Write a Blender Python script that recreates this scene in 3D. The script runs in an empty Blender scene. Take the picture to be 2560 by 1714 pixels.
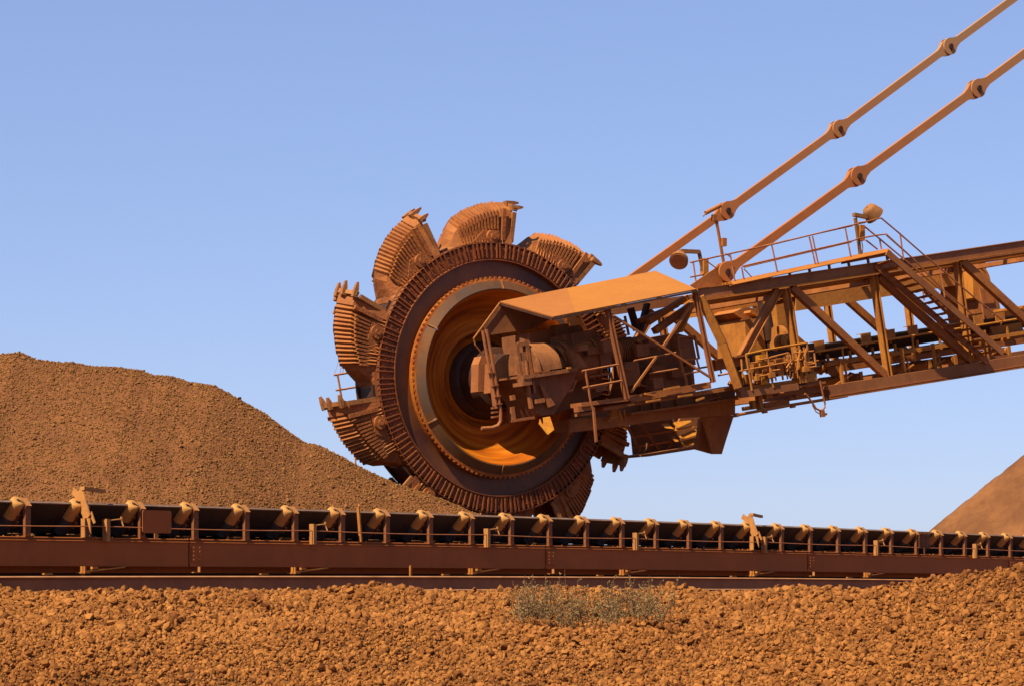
import bpy, math, random
import numpy as np
from mathutils import Vector, Matrix, noise

random.seed(7)
rng = np.random.default_rng(11)
scene = bpy.context.scene
COL = scene.collection
R = math.radians

# ------------------------------------------------------------------ camera
F = 6000.0                      # focal length in pixels of the 2560 px wide photograph
HZ = 1470.0                     # horizon row
EYE = 1.6
cam_d = bpy.data.cameras.new("camera")
cam_d.sensor_width = 36.0
cam_d.lens = 36.0 * F / 2560.0
cam_d.shift_y = (HZ - 857.0) / 2560.0
cam_d.clip_start = 0.1
cam_d.clip_end = 8000.0
cam = bpy.data.objects.new("camera", cam_d)
cam.location = (0, 0, EYE)
cam.rotation_euler = (R(90), 0, 0)
COL.objects.link(cam)
scene.camera = cam
scene.render.resolution_x, scene.render.resolution_y = 1024, 685

# ------------------------------------------------------------------ light
SUN_AZ, SUN_EL = 50.0, 48.0     # the sun stands left and a little behind the camera
sdir = Vector((-math.cos(R(SUN_AZ)) * math.cos(R(SUN_EL)), -math.sin(R(SUN_AZ)) * math.cos(R(SUN_EL)), math.sin(R(SUN_EL))))
sun_d = bpy.data.lights.new("sun", 'SUN')
sun_d.energy = 5.0
sun_d.angle = R(0.53)
sun_d.color = (1.0, 0.865, 0.60)
sun = bpy.data.objects.new("sun", sun_d)
sun.rotation_euler = sdir.to_track_quat('Z', 'Y').to_euler()
sun.location = (0, 0, 40)
COL.objects.link(sun)

world = bpy.data.worlds.new("World")
scene.world = world
world.use_nodes = True
wn, wl = world.node_tree.nodes, world.node_tree.links
wn.clear()
sky = wn.new('ShaderNodeTexSky')
sky.sky_type = 'NISHITA'
sky.sun_disc = False
sky.sun_elevation = R(SUN_EL)
sky.sun_rotation = math.atan2(sdir.x, sdir.y)
sky.altitude = 500.0
sky.air_density = 1.0
sky.dust_density = 0.6
sky.ozone_density = 3.0
tint = wn.new('ShaderNodeMix')
tint.data_type = 'RGBA'
tint.blend_type = 'MULTIPLY'
tint.inputs['Factor'].default_value = 1.0
tint.inputs['B'].default_value = (0.84, 0.925, 1.27, 1)
gam = wn.new('ShaderNodeGamma')      # a flatter gradient from zenith to horizon
gam.inputs['Gamma'].default_value = 0.57
bg = wn.new('ShaderNodeBackground')
bg.inputs['Strength'].default_value = 0.134
wo = wn.new('ShaderNodeOutputWorld')
wl.new(sky.outputs['Color'], gam.inputs['Color'])
wl.new(gam.outputs['Color'], tint.inputs['A'])
wl.new(tint.outputs['Result'], bg.inputs['Color'])
wl.new(bg.outputs['Background'], wo.inputs['Surface'])

scene.view_settings.view_transform = 'Standard'
scene.view_settings.look = 'None'
scene.view_settings.exposure = 0.84
scene.view_settings.gamma = 1.0
try:
    scene.cycles.max_bounces = 6
except Exception:
    pass

# ------------------------------------------------------------------ materials
MATS = {}

def mat(name, base, alt=None, scale=3.0, rough=0.75, metal=0.0, dust=None, dust_amt=0.0, bump=0.15, detail_scale=None, contrast=(0.4, 0.62), spec=0.3, specks=0.55):
    m = bpy.data.materials.new(name)
    m.use_nodes = True
    nt = m.node_tree
    n, l = nt.nodes, nt.links
    n.clear()
    out = n.new('ShaderNodeOutputMaterial')
    p = n.new('ShaderNodeBsdfPrincipled')
    p.inputs['Roughness'].default_value = rough
    p.inputs['Metallic'].default_value = metal
    p.inputs['Specular IOR Level'].default_value = spec
    l.new(p.outputs[0], out.inputs[0])
    tc = n.new('ShaderNodeTexCoord')
    no = n.new('ShaderNodeTexNoise')
    no.inputs['Scale'].default_value = scale
    no.inputs['Detail'].default_value = 8.0
    no.inputs['Roughness'].default_value = 0.65
    l.new(tc.outputs['Object'], no.inputs['Vector'])
    rp = n.new('ShaderNodeValToRGB')
    rp.color_ramp.elements[0].position = contrast[0]
    rp.color_ramp.elements[1].position = contrast[1]
    a = alt if alt else tuple(c * 0.6 for c in base)
    rp.color_ramp.elements[0].color = (*a, 1)
    rp.color_ramp.elements[1].color = (*base, 1)
    l.new(no.outputs['Fac'], rp.inputs['Fac'])
    col = rp.outputs['Color']
    if specks:
        mp = n.new('ShaderNodeMapping')
        mp.inputs['Scale'].default_value = (1.0, 1.0, 0.45)
        l.new(tc.outputs['Object'], mp.inputs['Vector'])
        n4 = n.new('ShaderNodeTexNoise')
        n4.inputs['Scale'].default_value = scale * 4.5 + 2.0
        n4.inputs['Detail'].default_value = 9
        n4.inputs['Roughness'].default_value = 0.7
        l.new(mp.outputs[0], n4.inputs['Vector'])
        r4 = n.new('ShaderNodeMapRange')
        r4.inputs['From Min'].default_value = 0.50
        r4.inputs['From Max'].default_value = 0.68
        r4.inputs['To Max'].default_value = specks
        l.new(n4.outputs['Fac'], r4.inputs['Value'])
        m4 = n.new('ShaderNodeMix'); m4.data_type = 'RGBA'
        l.new(r4.outputs[0], m4.inputs['Factor'])
        l.new(col, m4.inputs['A'])
        m4.inputs['B'].default_value = (a[0] * 0.55, a[1] * 0.50, a[2] * 0.55, 1)
        col = m4.outputs['Result']
    if dust:
        # dust lies on faces that look upward, broken up by noise
        ge = n.new('ShaderNodeNewGeometry')
        sp = n.new('ShaderNodeSeparateXYZ')
        l.new(ge.outputs['True Normal'], sp.inputs[0])
        mr = n.new('ShaderNodeMapRange')
        mr.inputs['From Min'].default_value = -0.1
        mr.inputs['From Max'].default_value = 0.8
        mr.inputs['To Min'].default_value = 0.15
        mr.inputs['To Max'].default_value = 1.0
        l.new(sp.outputs['Z'], mr.inputs['Value'])
        n2 = n.new('ShaderNodeTexNoise')
        n2.inputs['Scale'].default_value = scale * 2.3
        n2.inputs['Detail'].default_value = 5
        l.new(tc.outputs['Object'], n2.inputs['Vector'])
        m1 = n.new('ShaderNodeMath'); m1.operation = 'MULTIPLY'
        l.new(mr.outputs[0], m1.inputs[0]); l.new(n2.outputs['Fac'], m1.inputs[1])
        m2 = n.new('ShaderNodeMath'); m2.operation = 'MULTIPLY'; m2.use_clamp = True
        l.new(m1.outputs[0], m2.inputs[0]); m2.inputs[1].default_value = 2.0 * dust_amt
        mx = n.new('ShaderNodeMix'); mx.data_type = 'RGBA'
        l.new(m2.outputs[0], mx.inputs['Factor'])
        l.new(col, mx.inputs['A'])
        mx.inputs['B'].default_value = (*dust, 1)
        col = mx.outputs['Result']
    l.new(col, p.inputs['Base Color'])
    if bump:
        n3 = n.new('ShaderNodeTexNoise')
        n3.inputs['Scale'].default_value = detail_scale or scale * 8
        n3.inputs['Detail'].default_value = 6
        l.new(tc.outputs['Object'], n3.inputs['Vector'])
        b = n.new('ShaderNodeBump')
        b.inputs['Strength'].default_value = bump
        b.inputs['Distance'].default_value = 0.05
        l.new(n3.outputs['Fac'], b.inputs['Height'])
        l.new(b.outputs[0], p.inputs['Normal'])
    MATS[name] = m
    return m

DUST = (0.385, 0.1305, 0.02376)
M_STEEL = mat('dusty_red_steel', (0.2856, 0.09208, 0.01742), (0.1752, 0.05043, 0.01162), 1.4, 0.7, dust=DUST, dust_amt=0.75)
M_ORANGE = mat('orange_dust_steel', (0.392, 0.1433, 0.0165), (0.2732, 0.09083, 0.0132), 1.2, 0.75, dust=DUST, dust_amt=0.8)
M_ROOF = mat('dusty_roof_sheet', (0.355, 0.126, 0.015), (0.30, 0.102, 0.013), 0.9, 0.8, bump=0.15, contrast=(0.3, 0.7), specks=0.15)
M_ROOF2 = mat('red_roof_sheet', (0.320, 0.108, 0.019), (0.27, 0.088, 0.016), 0.9, 0.8, bump=0.15, contrast=(0.3, 0.7), specks=0.18)
M_BUCKET = mat('rusty_bucket_steel', (0.2673, 0.076, 0.0165), (0.1604, 0.04385, 0.01188), 2.0, 0.75, dust=(0.3445, 0.1217, 0.02508), dust_amt=0.6, bump=0.35)
M_TOOTH = mat('worn_tooth_steel', (0.2585, 0.1044, 0.03036), (0.1815, 0.06264, 0.01848), 5.0, 0.65, dust=DUST, dust_amt=0.3)
M_RIB = mat('rusty_rib_steel', (0.1815, 0.04002, 0.00924), (0.0935, 0.02175, 0.00726), 3.5, 0.6, dust=(0.374, 0.1175, 0.0198), dust_amt=0.45, bump=0.3)
M_PAINT = mat('dark_wheel_paint', (0.150, 0.050, 0.010), (0.058, 0.016, 0.011), 0.30, 0.42, bump=0.04, specks=0.2)
M_GEARTOP = mat('dusty_sunlit_casing', (0.2365, 0.08178, 0.0264), (0.132, 0.0435, 0.01452), 3.0, 0.8, dust=(0.341, 0.1261, 0.0363), dust_amt=0.5, bump=0.2)  # dust-caked casing, coloured lighter for the sunlit upper gearbox
M_ROLLSTEEL = mat('rubbed_roller_steel', (0.105, 0.080, 0.075), (0.065, 0.046, 0.042), 3.0, 0.42, metal=0.15, bump=0.03)
M_RUSTRING = mat('rust_orange_ring', (0.3751, 0.1079, 0.01023), (0.2455, 0.05394, 0.007366), 2.5, 0.6, bump=0.2)
M_BAND = mat('worn_grey_band', (0.090, 0.052, 0.034), (0.16, 0.058, 0.012), 0.8, 0.45, metal=0.25, bump=0.05)
M_DARK = mat('dark_steel', (0.066, 0.02349, 0.01188), (0.0374, 0.01392, 0.00858), 2.0, 0.6, bump=0.1)
M_HOUSING = mat('dim_dusty_housing', (0.1788, 0.06107, 0.0231), (0.1073, 0.03619, 0.01568), 1.6, 0.75, dust=(0.429, 0.1527, 0.03712), dust_amt=0.7)
M_GEAR = mat('dusty_shaded_gearbox', (0.1375, 0.04524, 0.01848), (0.0935, 0.02958, 0.0132), 2.0, 0.7, dust=(0.396, 0.1436, 0.0396), dust_amt=0.75)  # gearbox body, colour darkened to read as canopy shade
M_GEARPIPE = mat('dusty_pipe_paint', (0.242, 0.07395, 0.02244), (0.176, 0.0522, 0.01716), 2.0, 0.75, dust=(0.396, 0.1436, 0.0396), dust_amt=0.7)
M_BELT = mat('black_rubber_belt', (0.042, 0.024, 0.017), (0.024, 0.014, 0.011), 1.2, 0.6, bump=0.05)
M_GIRDER = mat('brown_girder_paint', (0.3086, 0.07405, 0.01188), (0.2601, 0.06041, 0.01056), 0.5, 0.8, dust=(0.3388, 0.1169, 0.0231), dust_amt=0.3, bump=0.03, specks=0.25)
M_ROLLER = mat('dust_caked_roller', (0.473, 0.2132, 0.0528), (0.396, 0.161, 0.03696), 5.0, 0.8, bump=0.08, specks=0.15)
M_IDLER = mat('dust_caked_bracket', (0.37, 0.150, 0.036), (0.30, 0.112, 0.028), 4.0, 0.8, dust=(0.42, 0.20, 0.055), dust_amt=0.6)
M_UPRIGHT = mat('dusty_upright', (0.1265, 0.03132, 0.00924), (0.1045, 0.02436, 0.00792), 4.0, 0.8, dust=(0.418, 0.174, 0.0462), dust_amt=0.7)
M_YELLOW = mat('yellow_dust_and_sun_patch', (0.46, 0.185, 0.016), (0.36, 0.125, 0.013), 3.0, 0.6, bump=0.05)  # dusty yellow pipes, and the added tab that mimics sun on the dish
M_RAIL = mat('rail_steel', (0.1815, 0.0522, 0.01452), (0.1375, 0.03654, 0.01122), 1.2, 0.7, dust=(0.44, 0.2001, 0.0792), dust_amt=0.7, bump=0.05)
M_LAMP = mat('dusty_lamp_housing', (0.20, 0.088, 0.026), (0.13, 0.055, 0.018), 4.0, 0.7, dust=DUST, dust_amt=0.5)
M_PIPE = mat('pink_dust_pipe', (0.3274, 0.1133, 0.04092), (0.2455, 0.07552, 0.02455), 5.0, 0.6, bump=0.03)
M_CHORD = mat('grey_brown_chord', (0.2218, 0.07802, 0.02425), (0.1602, 0.05133, 0.01525), 0.8, 0.65, dust=DUST, dust_amt=0.5, bump=0.05)

def stay_material():
    m = mat('stay_bar_steel', (0.363, 0.1114, 0.02376), (0.297, 0.08526, 0.0198), 1.0, 0.75, bump=0.05, specks=0.3)
    nt = m.node_tree
    n, l = nt.nodes, nt.links
    p = [x for x in n if x.type == 'BSDF_PRINCIPLED'][0]
    ramp = [x for x in n if x.type == 'VALTORGB'][0]
    tc = [x for x in n if x.type == 'TEX_COORD'][0]
    sp = n.new('ShaderNodeSeparateXYZ')
    l.new(tc.outputs['Object'], sp.inputs[0])
    mr = n.new('ShaderNodeMapRange')          # less red ore dust the higher up the stay
    mr.inputs['From Min'].default_value = 9.5
    mr.inputs['From Max'].default_value = 16.5
    l.new(sp.outputs['Z'], mr.inputs['Value'])
    mx = n.new('ShaderNodeMix'); mx.data_type = 'RGBA'
    l.new(mr.outputs[0], mx.inputs['Factor'])
    l.new(ramp.outputs['Color'], mx.inputs['A'])
    mx.inputs['B'].default_value = (0.3205, 0.1618, 0.07366, 1)
    l.new(mx.outputs['Result'], p.inputs['Base Color'])
    return m
M_STAY = stay_material()

def dish_material():
    """worn paint with rings swept round the wheel axis"""
    m = bpy.data.materials.new('worn_orange_dish')
    m.use_nodes = True
    n, l = m.node_tree.nodes, m.node_tree.links
    p = n['Principled BSDF']
    p.inputs['Roughness'].default_value = 0.38
    at = n.new('ShaderNodeAttribute'); at.attribute_name = 'ring'
    no = n.new('ShaderNodeTexNoise'); no.inputs['Scale'].default_value = 1.0
    no.inputs['Detail'].default_value = 6
    mp = n.new('ShaderNodeMapping')
    mp.inputs['Scale'].default_value = (1.3, 8.0, 1.0)
    l.new(at.outputs['Vector'], mp.inputs['Vector'])
    l.new(mp.outputs[0], no.inputs['Vector'])
    rp = n.new('ShaderNodeValToRGB')
    e = rp.color_ramp.elements
    e[0].position, e[0].color = 0.32, (0.165, 0.0348, 0.00528, 1)
    e[1].position, e[1].color = 0.74, (0.528, 0.1827, 0.0165, 1)
    x = e.new(0.52); x.color = (0.396, 0.0957, 0.00396, 1)
    l.new(no.outputs['Fac'], rp.inputs['Fac'])
    l.new(rp.outputs['Color'], p.inputs['Base Color'])
    return m
M_DISH = dish_material()

def stone_material(name, cols, rough=0.95, scale=9.0):
    m = bpy.data.materials.new(name)
    m.use_nodes = True
    n, l = m.node_tree.nodes, m.node_tree.links
    p = n['Principled BSDF']
    p.inputs['Roughness'].default_value = rough
    p.inputs['Specular IOR Level'].default_value = 0.15
    at = n.new('ShaderNodeAttribute'); at.attribute_name = 'tone'
    rp = n.new('ShaderNodeValToRGB')
    e = rp.color_ramp.elements
    e[0].color = (*cols[0], 1); e[1].color = (*cols[-1], 1)
    for i, c in enumerate(cols[1:-1]):
        x = e.new((i + 1) / (len(cols) - 1)); x.color = (*c, 1)
    l.new(at.outputs['Fac'], rp.inputs['Fac'])
    tc = n.new('ShaderNodeTexCoord')
    no = n.new('ShaderNodeTexNoise'); no.inputs['Scale'].default_value = scale
    no.inputs['Detail'].default_value = 6
    l.new(tc.outputs['Object'], no.inputs['Vector'])
    mr = n.new('ShaderNodeMapRange'); mr.inputs['To Min'].default_value = 0.62; mr.inputs['To Max'].default_value = 1.3
    l.new(no.outputs['Fac'], mr.inputs['Value'])
    mx = n.new('ShaderNodeMix'); mx.data_type = 'RGBA'; mx.blend_type = 'MULTIPLY'
    mx.inputs['Factor'].default_value = 1.0
    l.new(rp.outputs['Color'], mx.inputs['A'])
    l.new(mr.outputs[0], mx.inputs['B'])
    l.new(mx.outputs['Result'], p.inputs['Base Color'])
    return m
M_GRAVEL = stone_material('red_gravel', [(0.135, 0.044, 0.011), (0.250, 0.092, 0.021), (0.325, 0.129, 0.033)])
M_ORE = stone_material('iron_ore_lumps', [(0.115, 0.046, 0.014), (0.195, 0.083, 0.025), (0.24, 0.108, 0.034)])
M_SOIL = mat('red_soil', (0.20, 0.080, 0.017), (0.12, 0.045, 0.011), 6.0, 0.95, bump=1.0, detail_scale=34)
M_OREBED = mat('fine_ore', (0.1815, 0.06438, 0.01848), (0.132, 0.04524, 0.01386), 1.2, 0.95, bump=0.8, detail_scale=11)
M_FAR = mat('fine_pale_ore', (0.185, 0.072, 0.022), (0.120, 0.044, 0.014), 0.55, 0.95, bump=0.6, detail_scale=9, specks=0.3)
M_LEAF = mat('grey_green_leaf', (0.275, 0.1783, 0.0693), (0.1815, 0.1175, 0.0462), 6.0, 0.8, bump=0, specks=0)
M_STEM = mat('dry_stem', (0.1773, 0.0863, 0.03274), (0.1228, 0.05394, 0.02046), 6.0, 0.8, bump=0)

# ------------------------------------------------------------------ mesh builder
class MB:
    def __init__(self):
        self.v, self.f, self.m = [], [], []
        self.mi = 0
    def add(self, verts, faces):
        o = len(self.v)
        self.v += [tuple(p) for p in verts]
        self.f += [tuple(i + o for i in f) for f in faces]
        self.m += [self.mi] * len(faces)
    def obox(self, c, ax, ay, az, hx, hy, hz):
        c = Vector(c)
        vs = []
        for k in (-1, 1):
            for j in (-1, 1):
                for i in (-1, 1):
                    vs.append(c + ax * (hx * i) + ay * (hy * j) + az * (hz * k))
        self.add(vs, [(0, 2, 3, 1), (4, 5, 7, 6), (0, 1, 5, 4), (2, 6, 7, 3), (0, 4, 6, 2), (1, 3, 7, 5)])
    def beam(self, p0, p1, wi, wl, lat):
        """bar with wi across (in the plane) and wl along lat"""
        p0, p1 = Vector(p0), Vector(p1)
        d = p1 - p0
        L = d.length
        d.normalize()
        n = d.cross(lat).normalized()
        la = n.cross(d).normalized()
        self.obox((p0 + p1) / 2, d, n, la, L / 2, wi / 2, wl / 2)
    def ibeam(self, p0, p1, wi, wl, lat, tf=0.025, tw=0.03):
        p0, p1 = Vector(p0), Vector(p1)
        d = (p1 - p0)
        L = d.length
        d.normalize()
        n = d.cross(lat).normalized()
        la = n.cross(d).normalized()
        c = (p0 + p1) / 2
        for s in (-1, 1):
            self.obox(c + n * (s * (wi / 2 - tf / 2)), d, n, la, L / 2, tf / 2, wl / 2)
        self.obox(c, d, n, la, L / 2, wi / 2 - tf, tw / 2)
    def tube(self, pts, r, n=8, cap=True, r1=None):
        pts = [Vector(p) for p in pts]
        N = len(pts)
        rings = []
        up = Vector((0.13, 0.31, 0.94))
        for i, p in enumerate(pts):
            d = (pts[min(i + 1, N - 1)] - pts[max(i - 1, 0)]).normalized()
            a = d.cross(up)
            if a.length < 1e-3:
                a = d.cross(Vector((1, 0, 0)))
            a.normalize()
            b = d.cross(a)
            rr = r if r1 is None else r + (r1 - r) * i / (N - 1)
            rings.append([p + a * (rr * math.cos(2 * math.pi * k / n)) + b * (rr * math.sin(2 * math.pi * k / n)) for k in range(n)])
        vs = [q for g in rings for q in g]
        fs = []
        for i in range(N - 1):
            for k in range(n):
                k2 = (k + 1) % n
                fs.append((i * n + k, i * n + k2, (i + 1) * n + k2, (i + 1) * n + k))
        if cap:
            fs.append(tuple(range(n - 1, -1, -1)))
            fs.append(tuple(range((N - 1) * n, N * n)))
        self.add(vs, fs)
    def prism(self, poly, ext):
        """closed polygon swept along a vector"""
        poly = [Vector(p) for p in poly]
        ext = Vector(ext)
        n = len(poly)
        vs = poly + [p + ext for p in poly]
        fs = [tuple(range(n)), tuple(range(2 * n - 1, n - 1, -1))]
        for i in range(n):
            j = (i + 1) % n
            fs.append((i, i + n, j + n, j))
        self.add(vs, fs)
    def sweep(self, rings, closed=False):
        """joins rings of equal length"""
        n = len(rings[0])
        vs = [q for g in rings for q in g]
        fs = []
        for i in range(len(rings) - 1):
            for k in range(n if closed else n - 1):
                k2 = (k + 1) % n
                fs.append((i * n + k, i * n + k2, (i + 1) * n + k2, (i + 1) * n + k))
        self.add(vs, fs)
    def build(self, name, mats, parent=None, origin=(0, 0, 0), smooth=None):
        me = bpy.data.meshes.new(name)
        o = Vector(origin)
        me.from_pydata([tuple(Vector(p) - o) for p in self.v], [], self.f)
        if not isinstance(mats, (list, tuple)):
            mats = [mats]
        for m_ in mats:
            me.materials.append(m_)
        if len(mats) > 1:
            me.polygons.foreach_set('material_index', self.m)
        me.update()
        import bmesh
        bm = bmesh.new(); bm.from_mesh(me)
        bmesh.ops.recalc_face_normals(bm, faces=bm.faces)
        bm.to_mesh(me); bm.free()
        ob = bpy.data.objects.new(name, me)
        COL.objects.link(ob)
        if parent:
            ob.parent = parent
        if smooth:
            me.polygons.foreach_set('use_smooth', [True] * len(me.polygons))
            me.set_sharp_from_angle(angle=R(smooth))
        return ob

def tag(o, label=None, cat=None, group=None, kind=None):
    if label: o['label'] = label
    if cat: o['category'] = cat
    if group: o['group'] = group
    if kind: o['kind'] = kind
    return o

def empty(name, loc):
    o = bpy.data.objects.new(name, None)
    o.location = loc
    o.empty_display_size = 0.5
    COL.objects.link(o)
    return o

# ------------------------------------------------------------------ ground
def fbm(x, y, s, seed=0.0, oct=4):
    v, a, t = 0.0, 1.0, 0.0
    for i in range(oct):
        v += a * noise.noise(Vector((x * s, y * s, seed + 7.3 * i)))
        t += a
        a *= 0.5
        s *= 2.1
    return v / t

BANK_Y = [0, 25.6, 26.4, 28.3, 28.75, 29.3, 31.4, 32.2, 60, 4000]
BANK_Z = [0, 0.0, 0.40, 1.10, 1.15, 1.17, 1.54, 1.53, 1.50, 1.50]
def ground_z(x, y):
    w = 0.35 * fbm(x, 0.0, 0.45, 3.0, 3)
    z = float(np.interp(y + w, BANK_Y, BANK_Z))
    near = max(0.0, min(1.0, (y - 25.0) / 1.5)) * max(0.0, min(1.0, (34 - y) / 2.5))
    z += near * (0.13 * fbm(x, y, 0.9, 1.0) + 0.08 * fbm(x, y, 2.6, 5.0, 3))
    for hx, hy, hr, hd in ((-4.60, 26.75, 0.22, 0.34), (-4.35, 26.6, 0.16, 0.25), (-3.05, 26.8, 0.15, 0.26), (-1.2, 27.5, 0.10, 0.12), (1.35, 27.6, 0.13, 0.16), (2.1, 27.2, 0.16, 0.2)):
        z -= hd * math.exp(-((x - hx) ** 2 + (y - hy) ** 2) / (hr * hr))
    if near > 0:
        z -= near * 0.55 * max(0.0, fbm(x, y, 0.75, 21.0, 3) - 0.16) * max(0.0, min(1.0, (28.6 - y) / 0.8))
    if abs(x) < 40 and 22 < y < 34:
        zc = 1.585 + (0.15 * (x - 4.1) if x > 4.1 else 0.38 * (x - 4.1))
        zc = min(zc, 2.3)
        d = y - 27.0
        zm = zc - (0.55 * -d if d < 0 else 0.42 * d) + 0.09 * fbm(x, y, 0.8, 9.0)
        k = 0.08
        z = max(z, zm) if abs(z - zm) > 4 * k else (z + zm) / 2 + math.sqrt((z - zm) ** 2 / 4 + k * k) - k * 0.4
    return z

def grid_mesh(name, xs, ys, zf, mats, parent=None, origin=(0, 0, 0)):
    vs = [(x - origin[0], y - origin[1], zf(x, y) - origin[2]) for y in ys for x in xs]
    nx = len(xs)
    fs = [(j * nx + i, j * nx + i + 1, (j + 1) * nx + i + 1, (j + 1) * nx + i) for j in range(len(ys) - 1) for i in range(nx - 1)]
    me = bpy.data.meshes.new(name)
    me.from_pydata(vs, [], fs)
    me.materials.append(mats)
    me.polygons.foreach_set('use_smooth', [True] * len(fs))
    o = bpy.data.objects.new(name, me)
    COL.objects.link(o)
    if parent: o.parent = parent
    return o

xs = [-4000, -1500, -500, -200, -90, -40, -20, -14, -11] + list(np.arange(-9.5, 9.51, 0.1)) + [11, 14, 20, 40, 90, 200, 500, 1500, 4000]
ys = [-400, -100, -30, -8, 0, 6, 12, 18, 22, 24] + list(np.arange(25, 33.6, 0.1)) + [35, 38, 42, 50, 60, 80, 120, 200, 400, 900, 2000, 4500]
tag(grid_mesh('ground', xs, ys, ground_z, M_SOIL), kind='structure')

# icosahedron for crushed stones
g = (1 + 5 ** 0.5) / 2
ICO = np.array([(-1, g, 0), (1, g, 0), (-1, -g, 0), (1, -g, 0), (0, -1, g), (0, 1, g), (0, -1, -g), (0, 1, -g), (g, 0, -1), (g, 0, 1), (-g, 0, -1), (-g, 0, 1)]) / math.sqrt(1 + g * g)
ICOF = np.array([(0, 11, 5), (0, 5, 1), (0, 1, 7), (0, 7, 10), (0, 10, 11), (1, 5, 9), (5, 11, 4), (11, 10, 2), (10, 7, 6), (7, 1, 8), (3, 9, 4), (3, 4, 2), (3, 2, 6), (3, 6, 8), (3, 8, 9), (4, 9, 5), (2, 4, 11), (6, 2, 10), (8, 6, 7), (9, 8, 1)])

def stones(name, pos, size, material, tone, parent=None, flat=(0.55, 1.0)):
    n = len(pos)
    q = rng.normal(size=(n, 4)); q /= np.linalg.norm(q, axis=1)[:, None]
    w, x, y, z = q.T
    Rm = np.stack([np.stack([1 - 2 * (y * y + z * z), 2 * (x * y - z * w), 2 * (x * z + y * w)], 1),
                   np.stack([2 * (x * y + z * w), 1 - 2 * (x * x + z * z), 2 * (y * z - x * w)], 1),
                   np.stack([2 * (x * z - y * w), 2 * (y * z + x * w), 1 - 2 * (x * x + y * y)], 1)], 1)
    sc = np.stack([rng.uniform(0.8, 1.35, n), rng.uniform(0.65, 1.05, n), rng.uniform(flat[0], flat[1], n)], 1)
    v = ICO[None] * rng.uniform(0.66, 1.24, (n, 12, 1)) * sc[:, None] * size[:, None, None] * 0.5
    v = np.einsum('nij,nkj->nki', Rm, v) + pos[:, None]
    f = (ICOF[None] + (np.arange(n) * 12)[:, None, None]).reshape(-1)
    me = bpy.data.meshes.new(name)
    me.vertices.add(n * 12)
    me.vertices.foreach_set('co', v.reshape(-1).astype(np.float32))
    me.loops.add(len(f))
    me.loops.foreach_set('vertex_index', f.astype(np.int32))
    nf = len(f) // 3
    me.polygons.add(nf)
    me.polygons.foreach_set('loop_start', np.arange(0, nf * 3, 3, dtype=np.int32))
    at = me.attributes.new('tone', 'FLOAT', 'FACE')
    at.data.foreach_set('value', np.repeat(tone, 20).astype(np.float32))
    sf = me.attributes.new('sharp_face', 'BOOLEAN', 'FACE')
    sf.data.foreach_set('value', np.ones(nf, dtype=bool))
    me.materials.append(material)
    me.update(calc_edges=True)
    o = bpy.data.objects.new(name, me)
    COL.objects.link(o)
    if parent: o.parent = parent
    return o

N = 400000
px = rng.uniform(-8.2, 8.2, N)
py = rng.uniform(24.0, 32.4, N)
keep = (np.abs(px) < 0.2133 * py + 0.35) & ((py > 25.9) | (px > 2.0)) & (rng.uniform(size=N) < np.where(py > 31.6, 0.12, np.where((py < 26.3) & (px < 2.0), 0.5, np.where(px > 2.0, 1.0, 0.8))))
px, py = px[keep], py[keep]
pz = np.array([ground_z(a, b) for a, b in zip(px, py)])
sz = np.exp(rng.normal(math.log(0.031), 0.52, len(px))).clip(0.017, 0.125)
sz *= np.where(py < 28.2, 0.90, 1.0) * np.where((px > 3.2) & (py < 28.5), 1.02, 1.0)
tone = (rng.beta(1.5, 1.5, len(px)) + 0.45 * np.array([fbm(a, b, 0.8, 31.0, 3) for a, b in zip(px, py)])).clip(0, 1)
tag(stones('gravel', np.stack([px, py, pz + rng.uniform(-0.1, 0.6, len(px)) * sz], 1), sz, M_GRAVEL, tone), kind='stuff')

# ------------------------------------------------------------------ ore stockpiles
PC = 57.9
SIL = [(-500, 905), (-200, 893), (0, 888), (30, 885), (49, 883), (70, 890), (92, 900), (169, 907), (225, 915), (318, 922), (353, 924), (384, 937), (435, 943), (476, 956),
       (538, 965), (589, 991), (666, 1037), (763, 1106), (799, 1114), (871, 1152), (973, 1202), (1050, 1229), (1200, 1287), (1330, 1345), (1500, 1480)]
SX = [(a - 1280) / F * PC for a, b in SIL]
SZ = [EYE + (HZ - b) / F * PC for a, b in SIL]
def pile_z(x, y):
    h = float(np.interp(x, SX, SZ))
    d = y - PC
    prof = 0.74 * (math.sqrt(d * d + 0.12) - 0.346)
    z = h - prof + 0.16 * fbm(x, y, 0.28, 2.0) * min(1, abs(d) / 1.5) + 0.05 * fbm(x, y, 1.6, 4.0, 3)
    return max(z, 1.40)
pile = empty('ore_stockpile', (-12, PC, 1.5))
tag(pile, 'big dark brown lumpy ore stockpile left of the bucket wheel', 'stockpile')
pxs = list(np.arange(-22, 5.0, 0.16))
pys = list(np.arange(PC - 11, PC + 10, 0.2))
grid_mesh('heap', pxs, pys, pile_z, M_OREBED, pile, (-12, PC, 1.5))
N = 175000
ax_ = rng.uniform(-15.2, 3.5, N)
ay_ = rng.uniform(PC - 10.5, PC + 1.1, N)
az_ = np.array([pile_z(a, b) for a, b in zip(ax_, ay_)])
k = az_ > 1.45
ax_, ay_, az_ = ax_[k], ay_[k], az_[k]
ss = np.exp(rng.normal(math.log(0.040), 0.34, len(ax_))).clip(0.026, 0.13)
ss *= np.interp(az_, [1.5, 3.2, 5.0], [1.25, 1.0, 0.9])
patch = np.array([fbm(a, c, 0.25, 8.0, 3) for a, c in zip(ax_, az_)])
tone = (rng.beta(2, 2, len(ax_)) + 0.5 * patch).clip(0, 1)
o = stones('ore_lumps', np.stack([ax_ + 12, ay_ - PC, az_ - 1.5 + rng.uniform(-0.15, 0.35, len(ss)) * ss], 1), ss, M_ORE, tone, pile)
o['kind'] = 'stuff'

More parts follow.
